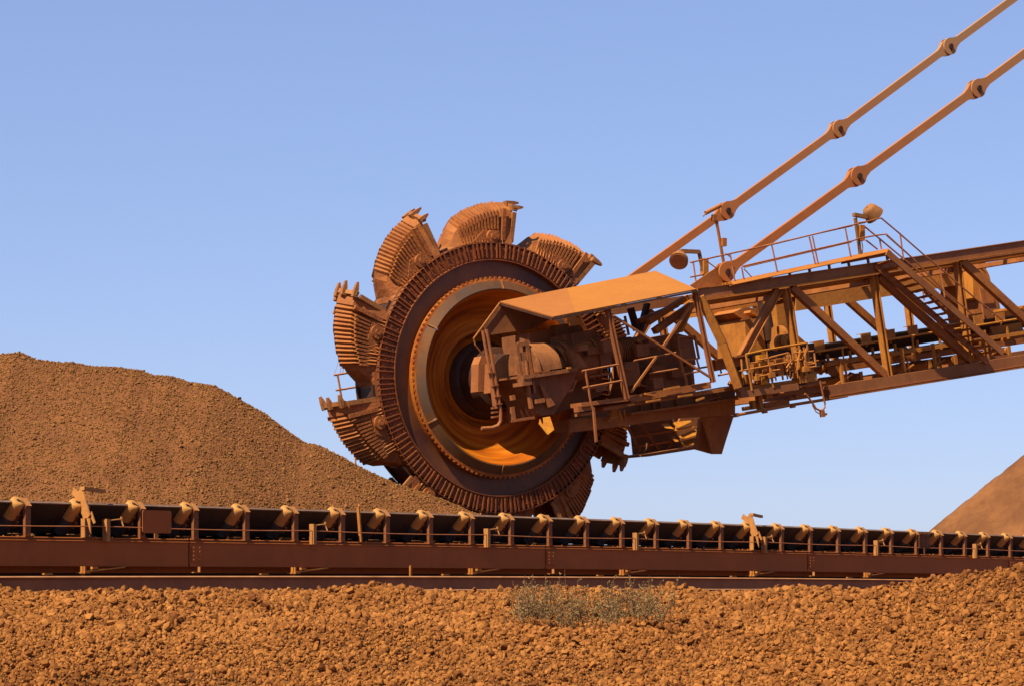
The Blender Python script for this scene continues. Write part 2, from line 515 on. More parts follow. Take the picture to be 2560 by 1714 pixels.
FC = 112.0
FSX = [15.0, 19.3, 21.0, 23.9, 28.0, 36.0]
FSZ = [0.5, EYE + 2.55, EYE + 3.95, EYE + 6.25, EYE + 9.5, EYE + 13.0]
def far_z(x, y):
    h = float(np.interp(x, FSX, FSZ))
    d = y - FC
    gully = 0.24 * fbm(x * 0.9 - y * 0.6, y * 0.25, 0.9, 12.0)
    z = h - 0.75 * (math.sqrt(d * d + 0.3) - 0.55) + (0.12 * fbm(x, y, 0.5, 6.0) + gully) * min(1, abs(d) / 1.2) + 0.10 * fbm(x, y, 2.2, 1.0, 3)
    return max(z, 1.40)
fp = empty('fine_ore_stockpile', (28, FC, 1.5))
tag(fp, 'pale smooth stockpile of fine ore at the far right edge', 'stockpile')
grid_mesh('heap', list(np.arange(16, 28, 0.13)) + [29, 31, 34, 38], [99, 101] + list(np.arange(102, 114.5, 0.13)) + [117, 122, 128], far_z, M_FAR, fp, (28, FC, 1.5))

# ------------------------------------------------------------------ ground conveyor
CT = R(50.0)
CD = Vector((math.cos(CT), math.sin(CT), 0))
CM = Vector((math.sin(CT), -math.cos(CT), 0))        # towards the viewer
UP = Vector((0, 0, 1))
C0 = Vector((0, 41.0, EYE))
def bump_h(t):
    return max(-0.06, 0.035 * (1 - ((t - 3.7) / 14.5) ** 2))
def CP(t, q, h):
    return C0 + CD * t + CM * q + UP * (h + bump_h(t))
croot = empty('belt_conveyor', CP(0, 0, -0.1))
tag(croot, 'long troughed ground conveyor with cream dust caked rollers on a brown girder', 'conveyor')
CO = croot.location.copy()
T0, T1 = -17.0, 32.0
ts = list(np.linspace(T0, T1, 60))

def cbuild(mb, name, m, **k):
    return mb.build(name, m, croot, CO, **k)

# belt: a trough with thickness
sec = [(-0.085, 1.185), (-0.49, 0.785), (-1.00, 0.785), (-1.405, 1.185)]
ring = sec + [(q, h + 0.022) for q, h in reversed(sec)]
mb = MB()
mb.sweep([[CP(t, q, h) for q, h in ring] for t in ts], closed=True)
cbuild(mb, 'belt', M_BELT)
# pale strip along the belt edge, colour raised to read as a sunlit line
mb = MB()
er = [(-0.072, 1.188), (-0.086, 1.174), (-0.106, 1.196), (-0.092, 1.212)]
mb.sweep([[CP(t, q, h) for q, h in er] for t in ts], closed=True)
cbuild(mb, 'belt_edge_sun_strip', mat('lit_belt_edge', (0.26, 0.16, 0.11), (0.19, 0.11, 0.075), 3.0, 0.7, bump=0))
# return belt and deck plate
mb = MB()
rr = [(-0.18, 0.66), (-0.18, 0.70), (-1.32, 0.70), (-1.32, 0.66)]
mb.sweep([[CP(t, q, h) for q, h in rr] for t in ts], closed=True)
cbuild(mb, 'deck_plate', M_DARK)
mb = MB()
rr = [(-0.92, 0.22), (-0.92, 0.245), (-1.25, 0.245), (-1.25, 0.22)]
mb.sweep([[CP(t, q, h) for q, h in rr] for t in ts], closed=True)
cbuild(mb, 'return_belt', M_BELT)
# girders: bays of 8.3 m, joints with a little gap
JO = [-7.4 + 8.3 * i for i in range(-1, 5)]
edges = [T0] + [j for j in JO if T0 < j < T1] + [T1]
for a, b in zip(edges[:-1], edges[1:]):
    a += 0.012; b -= 0.012
    tt = list(np.linspace(a, b, 6))
    mb = MB()
    mb.sweep([[CP(t, q, h) for q, h in [(0.0, 0.324), (0.0, 0.672), (-0.02, 0.672), (-0.02, 0.324)]] for t in tt], closed=True)
    # top channel: lower lip, recess, upper lip
    mb.sweep([[CP(t, q, h) for q, h in [(0.018, 0.660), (0.018, 0.667), (0.010, 0.6745), (-0.10, 0.6745), (-0.10, 0.660)]] for t in tt], closed=True)
    mb.sweep([[CP(t, q, h) for q, h in [(-0.012, 0.675), (-0.012, 0.700), (-0.09, 0.700), (-0.09, 0.675)]] for t in tt], closed=True)
    mb.sweep([[CP(t, q, h) for q, h in [(0.012, 0.701), (0.012, 0.707), (0.004, 0.716), (-0.11, 0.716), (-0.11, 0.701)]] for t in tt], closed=True)
    mb.sweep([[CP(t, q, h) for q, h in [(0.003, 0.310), (0.003, 0.3235), (-0.16, 0.3235), (-0.16, 0.310)]] for t in tt], closed=True)
    for tc_ in np.linspace(a, b, 3)[0:1]:
        mb.obox(CP(tc_ + 0.13, 0.008, 0.5), CD, UP, CM, 0.10, 0.12, 0.008)
        for bx in (0.07, 0.19):
            for bz in (0.41, 0.47, 0.53, 0.59):
                mb.tube([CP(tc_ + bx, 0.015, bz), CP(tc_ + bx, 0.030, bz)], 0.012, 6)
    cbuild(mb, 'girder', M_GIRDER)
    mb = MB()
    mb.sweep([[CP(t, q, h) for q, h in [(-1.49, 0.31), (-1.49, 0.715), (-1.51, 0.715), (-1.51, 0.31)]] for t in tt], closed=True)
    cbuild(mb, 'girder', M_GIRDER)
# long inner beam showing dark red under the girder, and the plinth below it
mb = MB()
mb.sweep([[CP(t, q, h) for q, h in [(-0.30, 0.215), (-0.30, 0.330), (-0.36, 0.330), (-0.36, 0.215)]] for t in ts], closed=True)
cbuild(mb, 'inner_beam', M_GIRDER)
mb = MB()
mb.sweep([[CP(t, q, h) for q, h in [(-0.55, -0.12), (-0.55, 0.26), (-0.85, 0.26), (-0.85, -0.12)]] for t in ts], closed=True)
cbuild(mb, 'plinth', M_DARK)
# pull cord sagging a little between brackets
mb = MB()
pts = []
for t in np.arange(T0, T1, 0.52):
    ph = ((t + 9.05) % 4.15) / 4.15
    pts.append(CP(t, 0.075, 0.876 - 0.020 * 4 * ph * (1 - ph)))
mb.tube(pts, 0.0085, 5)
cbuild(mb, 'pull_cord', M_PIPE)

# idlers, one built and then copied
def idler():
    b = MB()
    O = Vector((0, 0, 0))
    def L(t, q, h):
        return CD * t + CM * q + UP * h
    # flat upright with a small return lip, at the girder
    b.obox(L(0, -0.015, 0.925), CD, UP, CM, 0.044, 0.209, 0.008)
    b.obox(L(-0.047, -0.032, 0.925), CD, UP, CM, 0.003, 0.209, 0.026)
    b.obox(L(0, -0.03, 0.721), CD, UP, CM, 0.07, 0.006, 0.05)
    wd = (CM * 1 + UP * 1).normalized()          # roller axis, outward and up
    wp = (UP - CM).normalized()                  # across the roller axis
    e = L(0, -0.015, 1.135)
    # end bracket across the roller end
    b.obox(e + wp * 0.060 + wd * 0.014, CD, wp, wd, 0.046, 0.078, 0.010)
    b.obox(e - CD * 0.06 + wp * 0.080 + wd * 0.006, CD, wp, wd, 0.018, 0.035, 0.008)
    # angle strut under the roller
    b.beam(L(-0.06, -0.50, 0.71), L(-0.06, -0.13, 1.02), 0.03, 0.05, CD)
    b.obox(L(-0.03, -0.235, 0.885), CD, wp, wd, 0.018, 0.012, 0.055)
    b.beam(L(0, -0.04, 0.735), L(0, -1.46, 0.735), 0.05, 0.06, CD)
    b.obox(L(0, -1.485, 0.925), CD, UP, CM, 0.044, 0.209, 0.008)
    return b, L, wd, wp, e
b, L, wd, wp, e = idler()
def roller_mesh(p0, p1, r):
    m_ = MB()
    d = (p1 - p0).normalized()
    LL = (p1 - p0).length
    pr = [(0, 0.03), (0, r * 0.82), (0.02, r * 0.97), (0.04, r), (LL - 0.04, r), (LL - 0.02, r * 0.97), (LL, r * 0.82), (LL, 0.03)]
    a = d.cross(CD).normalized(); c = d.cross(a)
    n = 20
    m_.sweep([[p0 + d * s + a * (q * math.cos(2 * math.pi * k / n)) + c * (q * math.sin(2 * math.pi * k / n)) for k in range(n)] for s, q in pr], closed=True)
    m_.tube([p0 - d * 0.03, p1 + d * 0.03], 0.022, 8)
    return m_
rc = e + wp * 0.088 - CD * 0.125 + wd * 0.035
idl_t = [-10.36 + 1.038 * i for i in range(-6, 40)]
fr0 = b.build('idler_frame', M_UPRIGHT, croot)
def two_tone(mb, p0, p1):
    """dust cakes the outer half of a wing roller, the inner half is rubbed bare"""
    d = (p1 - p0)
    for i_, f in enumerate(mb.f):
        c = sum((Vector(mb.v[k]) for k in f), Vector()) / len(f)
        t_ = (c - p0).dot(d) / d.length_squared
        mb.m[i_] = 1 if t_ > 0.55 else 0
    return mb
def roller_mesh(p0, p1, r):
    m_ = MB()
    d = (p1 - p0).normalized()
    LL = (p1 - p0).length
    pr = [(0, 0.03), (0, r * 0.82), (0.02, r * 0.97), (0.04, r)] + [(LL * f, r * (1 + 0.03 * f)) for f in (0.3, 0.5, 0.62, 0.64, 0.75)] + [(LL - 0.06, r * 1.04), (LL - 0.03, r * 0.98), (LL - 0.01, r * 0.88), (LL, r * 0.7), (LL, 0.03)]
    a = d.cross(CD).normalized(); c = d.cross(a)
    n = 24
    m_.sweep([[p0 + d * s_ + a * (q * math.cos(2 * math.pi * k / n)) + c * (q * math.sin(2 * math.pi * k / n)) for k in range(n)] for s_, q in pr], closed=True)
    m_.tube([p0 - d * 0.03, p1 + d * 0.03], 0.022, 8)
    return m_
w1 = two_tone(roller_mesh(rc - wd * 0.60, rc - wd * 0.012, 0.100), rc - wd * 0.60, rc - wd * 0.012).build('wing_roller', [M_ROLLSTEEL, M_ROLLER], fr0, smooth=40)
mc = L(0, -0.745, 0.69)
w2 = roller_mesh(mc - CM * 0.24, mc + CM * 0.24, 0.088).build('centre_roller', M_DARK, fr0, smooth=40)
oc = L(0, -1.475, 1.135)
wd2 = (UP - CM).normalized(); wp2 = (UP + CM).normalized()
rc2 = oc + wp2 * 0.068
w3 = roller_mesh(rc2 - wd2 * 0.60, rc2 - wd2 * 0.012, 0.088).build('wing_roller', M_ROLLSTEEL, fr0, smooth=40)
for i, t in enumerate(idl_t):
    if i == 0:
        fr = fr0
    else:
        fr = fr0.copy(); COL.objects.link(fr); fr.parent = croot
        for ch in (w1, w2, w3):
            c = ch.copy(); COL.objects.link(c); c.parent = fr
    fr.location = CP(t, 0, 0) - CO

n_ = 900
st = rng.uniform(-12, 24, n_); sq = rng.uniform(-0.10, 0.0, n_) 
clump = np.array([noise.noise(Vector((t * 0.9, 3.1, 0))) for t in st])
kk = rng.uniform(-0.3, 0.8, n_) < clump
st, sq = st[kk], sq[kk]
sp_ = np.array([tuple(CP(t, q, 0.722) - CO) for t, q in zip(st, sq)])
o = stones('spilled_ore', sp_, rng.uniform(0.012, 0.034, len(sp_)), M_GRAVEL, rng.beta(2, 2, len(sp_)), croot)
o['kind'] = 'stuff'
# cord brackets, feet
def cord_bracket(t):
    b = MB()
    b.obox(CP(t, 0.055, 0.822), CD, CM, UP, 0.032, 0.048, 0.158)
    b.tube([CP(t + 0.03, 0.03, 0.955), CP(t + 0.30, 0.03, 0.985)], 0.012, 6)
    b.tube([CP(t + 0.30, 0.03, 0.945), CP(t + 0.30, 0.03, 1.02)], 0.018, 6)
    b.tube([CP(t + 0.30, 0.03, 0.96), CP(t + 0.30, 0.075, 0.88)], 0.010, 6)
    cbuild(b, 'cord_bracket', M_IDLER)
def foot(t):
    b = MB()
    b.obox(CP(t, 0.06, 0.268), CD, CM, UP, 0.012, 0.055, 0.040)
    b.obox(CP(t + 0.02, 0.04, 0.218), CD, CM, UP, 0.05, 0.10, 0.010)
    b.obox(CP(t + 0.02, 0.03, 0.06), CD, CM, UP, 0.012, 0.03, 0.148)
    b.beam(CP(t + 0.03, 0.05, 0.228), CP(t + 0.80, 0.02, 0.300), 0.018, 0.02, CM)
    b.obox(CP(t + 0.22, 0.04, 0.285), CD, CM, UP, 0.05, 0.03, 0.018)
    b.obox(CP(t - 0.62, 0.05, 0.20), CD, CM, UP, 0.07, 0.03, 0.012)
    b.obox(CP(t - 0.62, 0.03, 0.04), CD, CM, UP, 0.012, 0.02, 0.146)
    cbuild(b, 'foot_bracket', M_ORANGE)
for k in range(-2, 10):
    t = -9.02 + 4.15 * k
    if T0 < t < T1 - 1: cord_bracket(t)
    t = -9.45 + 4.15 * k
    if T0 < t < T1 - 1: foot(t)
for j in JO[1:]:
    b = MB()
    b.obox(CP(j + 0.10, 0.04, 0.225), CD, CM, UP, 0.06, 0.03, 0.006)
    b.obox(CP(j + 0.165, 0.04, 0.263), CD, CM, UP, 0.006, 0.03, 0.044)
    cbuild(b, 'joint_lug', M_IDLER)
# belt guides: bent plate on a post
def guide(t):
    b = MB()
    n_ = -CD
    def G(q, h, off=0.0):
        return CP(t + off, q, h)
    poly = [G(0.155, 0.985), G(0.06, 0.985), G(-0.13, 1.29), G(-0.20, 1.33), G(-0.15, 1.42), G(-0.09, 1.375), G(-0.05, 1.36), G(0.0, 1.43), G(0.05, 1.40), G(0.12, 1.20), G(0.20, 1.03)]
    b.prism([p - CM * 0.03 for p in poly], CD * 0.02)
    b.obox(G(0.02, 0.85, 0.012), CM, UP, CD, 0.042, 0.134, 0.012)
    b.prism([G(0.10, 0.98), G(0.17, 0.98), G(0.185, 0.76)], CD * 0.02)
    b.prism([G(0.16, 1.08, 0.03), G(0.24, 0.92, 0.03), G(0.215, 0.90, 0.03), G(0.15, 1.0, 0.03)], CD * 0.02)
    b.beam(G(0.03, 1.405, -0.01), G(-0.06, 1.375, 0.46), 0.05, 0.06, CM)
    cbuild(b, 'belt_guide', M_IDLER)
guide(-9.42); guide(7.2); guide(23.8)

# signs and stakes standing at the conveyor
def rounded(cx_, hw, hh, r, f, n=5):
    pts = []
    for sx, sz, a0 in ((1, 1, 0), (-1, 1, 90), (-1, -1, 180), (1, -1, 270)):
        for k in range(n + 1):
            a = R(a0 + 90 * k / n)
            pts.append(f(cx_[0] + sx * (hw - r) + r * math.cos(a), cx_[1] + sz * (hh - r) + r * math.sin(a)))
    return pts
so = CP(-8.12, 0.10, 0.71)
s = empty('plate_sign', so)
tag(s, 'blank brown plate with rounded corners on a short stalk before the second roller', 'sign')
b = MB(); b.prism(rounded((-8.12, 0.955), 0.275, 0.165, 0.035, lambda t, h: CP(t, 0.115, h)), -CM * 0.012)
b.build('plate', M_GIRDER, s, so)
b = MB(); b.obox(CP(-8.12, 0.095, 0.752), CD, UP, CM, 0.035, 0.036, 0.007)
b.build('stalk', M_IDLER, s, so)
so = CP(13.62, 0.10, 0.71)
s = empty('mesh_sign', so)
tag(s, 'small dark perforated panel on a stalk near the far right end of the conveyor', 'sign')
b = MB()
for i in range(9):
    b.obox(CP(13.62 + (i - 4) * 0.055, 0.10, 1.02), CD, UP, CM, 0.010, 0.17, 0.004)
for i in range(7):
    b.obox(CP(13.62, 0.088, 1.02 + (i - 3) * 0.055), CD, UP, CM, 0.23, 0.009, 0.004)
b.build('mesh_panel', M_HOUSING, s, so)
b = MB(); b.obox(CP(13.62, 0.095, 0.782), CD, UP, CM, 0.02, 0.066, 0.006)
b.build('stalk', M_IDLER, s, so)
b = MB()
so = CP(-3.76, 0.02, 0.715)
b.beam(CP(-3.76, 0.02, 0.716), CP(-3.80, 0.0, 1.27), 0.03, 0.05, CM)
b.beam(CP(-3.80, 0.0, 1.255), CP(-3.78, 0.01, 1.315), 0.012, 0.03, CM)
b.beam(CP(-3.80, 0.0, 1.255), CP(-3.825, -0.01, 1.30), 0.012, 0.03, CM)
o = b.build('marker_stake', M_ORANGE, None, so); o.location = so
tag(o, 'tall thin orange stake with a forked tip rising above the belt edge', 'stake')
b = MB()
so = CP(-2.95, 0.35, -0.1)
b.beam(CP(-2.95, 0.35, -0.12), CP(-2.95, 0.35, 0.335), 0.035, 0.03, CM)
b.beam(CP(-2.95, 0.35, 0.30), CP(-2.945, 0.35, 0.345), 0.02, 0.02, CM)
o = b.build('marker_stake', M_ORANGE, None, so); o.location = so
tag(o, 'short stake standing between the rail and the conveyor girder', 'stake')

# rail in front
b = MB()
RQ = 0.80
prof = [(-0.036, 0.166), (-0.024, 0.174), (0.018, 0.174), (0.040, 0.158), (0.039, 0.148), (0.034, 0.138), (0.009, 0.128), (0.009, 0.03), (0.07, 0.012), (0.075, 0.0), (-0.075, 0.0), (-0.07, 0.012), (-0.009, 0.03), (-0.009, 0.128), (-0.034, 0.138), (-0.038, 0.148)]
def rail_bump(t): return 0.045 * (1 - ((t - 3.0) / 15) ** 2) - bump_h(t) - 0.012
b.sweep([[CP(t, RQ + q, (h + rail_bump(t)) if h > 0.1 else h - 0.06) for q, h in prof] for t in ts], closed=True)
o = b.build('steel_rail', M_RAIL, None, CP(0, RQ, -0.06)); o.location = CP(0, RQ, -0.06)
tag(o, 'straight rusty travelling rail lying along the gravel before the conveyor', 'rail')

# ------------------------------------------------------------------ reclaimer frame of reference
BT = R(31.0)
TB = Vector((math.cos(BT), math.sin(BT), 0))        # along the boom, to the right and away
AB = Vector((-math.sin(BT), math.cos(BT), 0))       # wheel axis, away from the viewer
WC = Vector(((1243 - 1280) / F * 60, 60.0, EYE + (HZ - 945) / F * 60))
def P(px, py, ly):
    """point on the boom's vertical plane at lateral offset ly seen at a photograph pixel"""
    u = (px - 1280) / F
    c, s = TB.x, TB.y
    lx = (u * (WC.y + ly * c) - WC.x + ly * s) / (c - u * s)
    p = WC + TB * lx + AB * ly
    return Vector((p.x, p.y, EYE + (HZ - py) / F * p.y))
ZR = {'z1': (800, 480, 3.0158), 'z2': (800, 880, 3.0158), 'z3': (1180, 660, 3.3368), 'z4': (1660, 480, 2.6022), 'g1': (1180, 760, 7.8067), 'g2': (1430, 760, 7.8067),
      'g3': (1180, 920, 7.8067), 'g4': (1430, 940, 5.576), 'g5': (1700, 620, 6.5056), 'g6': (1760, 820, 6.5056), 'g7': (2040, 780, 6.5056), 'g8': (2200, 580, 6.5056),
      'h1': (2260, 780, 7.8067), 'h2': (1640, 500, 7.8067), 'h3': (2040, 480, 7.8067), 'z5': (1500, 0, 2.0632)}
def Q(z, x, y, ly):
    a, b_, s_ = ZR[z]
    return P(a + x / s_, b_ + y / s_, ly)
def WP(ly, r, ang):
    return WC + AB * ly + TB * (r * math.cos(ang)) + UP * (r * math.sin(ang))

rec = empty('bucket_wheel_reclaimer', (WC.x, WC.y, 1.5))
tag(rec, 'huge rusty bucket wheel reclaimer with trussed boom and two stay bars', 'reclaimer')
RO = Vector((WC.x, WC.y, 1.5))
def rb(mb, name, m, parent=None, **k):
    return mb.build(name, m, parent or rec, RO, **k)

# ------------------------------------------------------------------ bucket wheel
def lathe(mb, prof, n=160, a0=0.0, a1=2 * math.pi):
    rings = []
    full = abs(a1 - a0 - 2 * math.pi) < 1e-6
    m_ = n if full else n + 1
    for k in range(m_):
        a = a0 + (a1 - a0) * k / n
        rings.append([WP(ly, r, a) for ly, r in prof])
    if full: rings.append(rings[0])
    mb.sweep(rings)

mb = MB()
lathe(mb, [(0.06, 2.10), (0.06, 3.36), (0.075, 3.38), (1.08, 3.38), (1.10, 3.36), (1.10, 2.6), (0.8, 2.55)])
lathe(mb, [(1.04, 3.379), (1.04, 3.43), (1.09, 3.43), (1.09, 3.379)])
wheel = rb(mb, 'bucket_wheel', M_PAINT)
# ribbed chute ring
mb = MB()
lathe(mb, [(0.055, 2.93), (-0.03, 2.93), (-0.03, 3.30), (0.02, 3.33), (0.055, 3.33)], 180)
lathe(mb, [(-0.03, 2.925), (-0.085, 2.930), (-0.085, 2.955), (-0.03, 2.96)], 180)
NR = 150
for k in range(NR):
    a = 2 * math.pi * (k + 0.05 * random.uniform(-1, 1)) / NR
    rad = TB * math.cos(a) + UP * math.sin(a)
    tan = -TB * math.sin(a) + UP * math.cos(a)
    r1 = 3.345 + random.uniform(-0.006, 0.010)
    wob = (rad + tan * random.uniform(-0.008, 0.008)).normalized()
    tn = wob.cross(AB).normalized()
    th = random.uniform(0.014, 0.019)
    rm = (2.985 + r1) / 2
    h = random.uniform(0.022, 0.030)
    mb.obox(WC + wob * rm + AB * (-0.031 - h), wob, tn, AB, (r1 - 2.985) / 2, th, h)
    mb.obox(WC + wob * 3.37 + AB * (0.0), wob, tn, AB, 0.022, th * 0.8, 0.056)
    if k % 2 == 0:
        for q in (3.03, 3.21):
            mb.tube([WC + (rad * q + tan * 0.07) + AB * -0.03, WC + (rad * q + tan * 0.07) + AB * -0.065], 0.02, 6)
lathe(mb, [(-0.060, 3.350), (-0.060, 3.372), (0.055, 3.372)], 180)
rb(mb, 'rib_ring', M_RIB, wheel)
# serrated ring
mb = MB()
lathe(mb, [(0.058, 2.47), (-0.16, 2.47), (-0.17, 2.40), (-0.02, 2.36)], 160)
for k in range(112):
    a = 2 * math.pi * k / 112
    rad = TB * math.cos(a) + UP * math.sin(a)
    tan = -TB * math.sin(a) + UP * math.cos(a)
    mb.obox(WC + rad * 2.487 + AB * -0.14, rad, tan, AB, 0.026, 0.028, 0.026)
rb(mb, 'serrated_ring', M_RUSTRING, wheel)
# bevelled grey band in six pieces
for k in range(6):
    a0, a1 = R(30 + 60 * k + 0.6), R(90 + 60 * k - 0.6)
    mb = MB()
    lathe(mb, [(-0.172, 2.405), (-0.30, 2.20), (-0.29, 2.17), (-0.165, 2.36)], 28, a0, a1)
    rb(mb, 'wear_band', M_BAND, wheel, smooth=30)
mb = MB()
for k in range(6):
    a = R(30 + 60 * k)
    tan = -TB * math.sin(a) + UP * math.cos(a)
    p0, p1 = WP(-0.185, 2.42, a), WP(-0.315, 2.19, a)
    mb.beam(p0, p1, 0.030, 0.05, tan.cross((p1 - p0).normalized()))
rb(mb, 'band_clamp', M_TOOTH, wheel)
# dish
mb = MB()
DP = [(-0.295, 2.172), (-0.24, 2.14), (-0.05, 2.07), (0.15, 1.97), (0.32, 1.83), (0.45, 1.65), (0.53, 1.42), (0.56, 1.22), (0.64, 1.16), (0.70, 1.0), (0.72, 0.7), (0.72, 0.02)]
ND = 144
rings = [[WP(ly, r, 2 * math.pi * k / ND) for ly, r in DP] for k in range(ND + 1)]
mb.sweep(rings)
dish = rb(mb, 'dish', M_DISH, wheel, smooth=35)
at = dish.data.attributes.new('ring', 'FLOAT_VECTOR', 'POINT')
vals = []
for k in range(ND + 1):
    a = 2 * math.pi * k / ND
    for ly, r in DP:
        vals += [math.cos(a) * 0.9, r, math.sin(a) * 0.9]
at.data.foreach_set('vector', vals)
# hub
mb = MB()
lathe(mb, [(0.71, 0.99), (0.55, 0.95), (0.45, 0.84), (-0.2, 0.76), (-0.25, 0.60), (-0.7, 0.55), (-0.7, 0.02)], 48)
rb(mb, 'hub', M_DARK, wheel, smooth=40)

# buckets
PR = [(0, 4.50), (4, 4.47), (8, 4.41), (14, 4.29), (19, 4.15), (22.5, 4.03), (24.5, 3.90), (26.5, 3.68), (28.5, 3.48), (30.5, 3.40)]
PD = [p[0] for p in PR]; PRR = [p[1] for p in PR]
BL0, BLM, BL1 = 0.10, 0.60, 1.12
def bucket(ang0):
    mb = MB()
    NS = 14
    DE = 22.5
    def geo(d):
        r = float(np.interp(d, PD, PRR))
        k = max(0.0, min(1.0, (r - 3.38) / 0.75))
        inset = 0.13 * (d / 30) ** 2
        return r, 0.25 * k, BL0 + inset, BL1 - inset
    def sect(d, out):
        r, ch, l0, l1 = geo(d)
        a = ang0 + R(d)
        f = 0.12 * (r - 3.4)
        return [WP(ly, q, a) for ly, q in [(l0 - 0.06 - out, 3.385), (l0 - out + f, max(3.39, r - ch + out)), (BLM, r + out), (l1 + out - f, max(3.39, r - ch + out)), (l1 + 0.06 + out, 3.385)]]
    ds = [3.8 + (DE - 3.8) * (i / NS) for i in range(NS + 1)]
    rings = [sect(0, 0.045), sect(3.4, 0.045), sect(3.5, 0.0)]
    for i in range(NS):
        j = random.uniform(0.8, 1.2)
        rings.append(sect(ds[i] + 0.02, 0.010))
        rings.append(sect(ds[i + 1] - 0.42, 0.062 * j))
        rings.append(sect(ds[i + 1] - 0.30, 0.062 * j))
    for d in (DE + 0.1, 24.5, 26.5, 28.5, 30.5):
        rings.append(sect(d, 0.0))
    mb.sweep(rings)
    mb.add(rings[-1], [(0, 1, 2, 3, 4)])
    rad = lambda d: TB * math.cos(ang0 + R(d)) + UP * math.sin(ang0 + R(d))
    tan = lambda d: -TB * math.sin(ang0 + R(d)) + UP * math.cos(ang0 + R(d))
    # bars down the cheeks, with dark slots between them
    for i in range(2, NS + 1):
        d = ds[i]
        r, ch, l0, l1 = geo(d)
        rt = r - ch - 0.03
        lo = 3.72 if i < 6 else 3.47
        for ly in (l0 - 0.015, l1 + 0.015):
            if rt > lo + 0.08:
                mb.obox(WC + AB * ly + rad(d) * ((lo + rt) / 2), rad(d), tan(d), AB, (rt - lo) / 2, 0.026, 0.045)
    for ly in (BL0 - 0.045, BL1 + 0.045):
        s_ = -1 if ly < 0.6 else 1
        # rim strap and front strap framing the bars
        mb.obox(WC + AB * ly + rad(4.2) * 3.86, rad(4.2), tan(4.2), AB, 0.40, 0.05, 0.05)
        c = WC + AB * ly + rad(9.5) * 3.52
        mb.tube([c, c + AB * (0.10 * s_)], 0.165, 20)
        mb.tube([c + AB * (0.10 * s_), c + AB * (0.14 * s_)], 0.075, 12)
        mb.prism([WC + AB * (ly - 0.02 * s_) + rad(d) * r for d, r in ((4.8, 3.40), (6.0, 3.70), (13, 3.70), (18.5, 3.42))], AB * (0.035 * s_))
    mb.mi = 1
    # lip blocks down both cheeks of the mouth
    for ly in (BL0 - 0.02, BL1 + 0.02):
        for r0, r1 in ((3.46, 3.815), (3.825, 4.22)):
            mb.obox(WC + AB * ly + rad(0) * ((r0 + r1) / 2), rad(0), tan(0), AB, (r1 - r0) / 2, 0.055, 0.045)
    lip = [(BL0 - 0.03, 4.30), (BLM, 4.55), (BL1 + 0.03, 4.30)]
    for (l0, q0), (l1, q1) in zip(lip[:-1], lip[1:]):
        p0, p1 = WP(l0, q0, ang0 + R(-0.4)), WP(l1, q1, ang0 + R(-0.4))
        dd = (p1 - p0).normalized()
        mb.obox((p0 + p1) / 2, dd, tan(-0.4), dd.cross(tan(-0.4)).normalized(), (p1 - p0).length / 2 * 0.99, 0.055, 0.045)
    # teeth
    for ly, q, lean in ((0.14, 4.33, -0.35), (0.45, 4.49, -0.1), (0.78, 4.49, 0.1), (1.08, 4.33, 0.35)):
        d0 = (-tan(0) * 0.95 + rad(0) * 0.22 + AB * lean * 0.3).normalized()
        j = random.uniform(0.8, 1.1)
        p0 = WP(ly, q, ang0 + R(0.9))
        side = d0.cross(rad(0)).normalized()
        nn = side.cross(d0).normalized()
        Lh = 0.36 * j
        def quad(t_, a_, b_):
            return [p0 + d0 * t_ + side * x * a_ + nn * y * b_ for x, y in ((-1, -1), (1, -1), (1, 1), (-1, 1))]
        b0, b1, b2 = quad(0, 0.070, 0.065), quad(Lh * 0.6, 0.060, 0.050), quad(Lh, 0.040, 0.020)
        mb.sweep([b0, b1, b2], closed=True)
        mb.add(b2, [(0, 1, 2, 3)]); mb.add(b0, [(3, 2, 1, 0)])
    rb(mb, 'bucket', [M_BUCKET, M_TOOTH], wheel)
for k in range(10):
    bucket(R(82.7 + 36 * k))
# dark plates on the rim, painting the shade of feed openings behind each bucket
for k in range(10):
    a = R(82.7 + 36 * k - 3.0)
    rad = TB * math.cos(a) + UP * math.sin(a); tan = -TB * math.sin(a) + UP * math.cos(a)
    mb = MB()
    mb.obox(WC + AB * 0.60 + rad * 3.372, tan, AB, rad, 0.12, 0.36, 0.014)
    for l_ in (0.20, 1.0):
        mb.obox(WC + AB * l_ + rad * 3.41, tan, AB, rad, 0.17, 0.03, 0.035)
    rb(mb, 'opening_shade', M_DARK, wheel)
# ------------------------------------------------------------------ boom truss
NP_, FP_ = -3.0, 2.6
SH = AB * (FP_ - NP_)
def member(name, p0, p1, wi, wl, m, both=True, I=False):
    for far in ((False, True) if both else (False,)):
        mb = MB()
        s_ = SH if far else Vector((0, 0, 0))
        (mb.ibeam if I else mb.beam)(p0 + s_, p1 + s_, wi, wl, AB)
        rb(mb, name, m)
tc0, tc1 = P(1738, 737, NP_), P(2560, 614, NP_)
tc2 = tc1 + (tc1 - tc0) * 0.5
bc0, bc1 = P(2064, 979, NP_), P(2400, 925.6, NP_)
bc2 = bc1 + (bc1 - bc0) * 2.2
bcl = bc0 + (bc0 - bc1) * 0.72
member('top_chord', tc0, tc2, 0.235, 0.28, M_CHORD)
member('bottom_chord', bc0, bc2, 0.31, 0.30, M_CHORD, both=False)
mb = MB(); mb.beam(bcl + SH, bc2 + SH, 0.28, 0.28, AB); rb(mb, 'bottom_chord', M_CHORD)
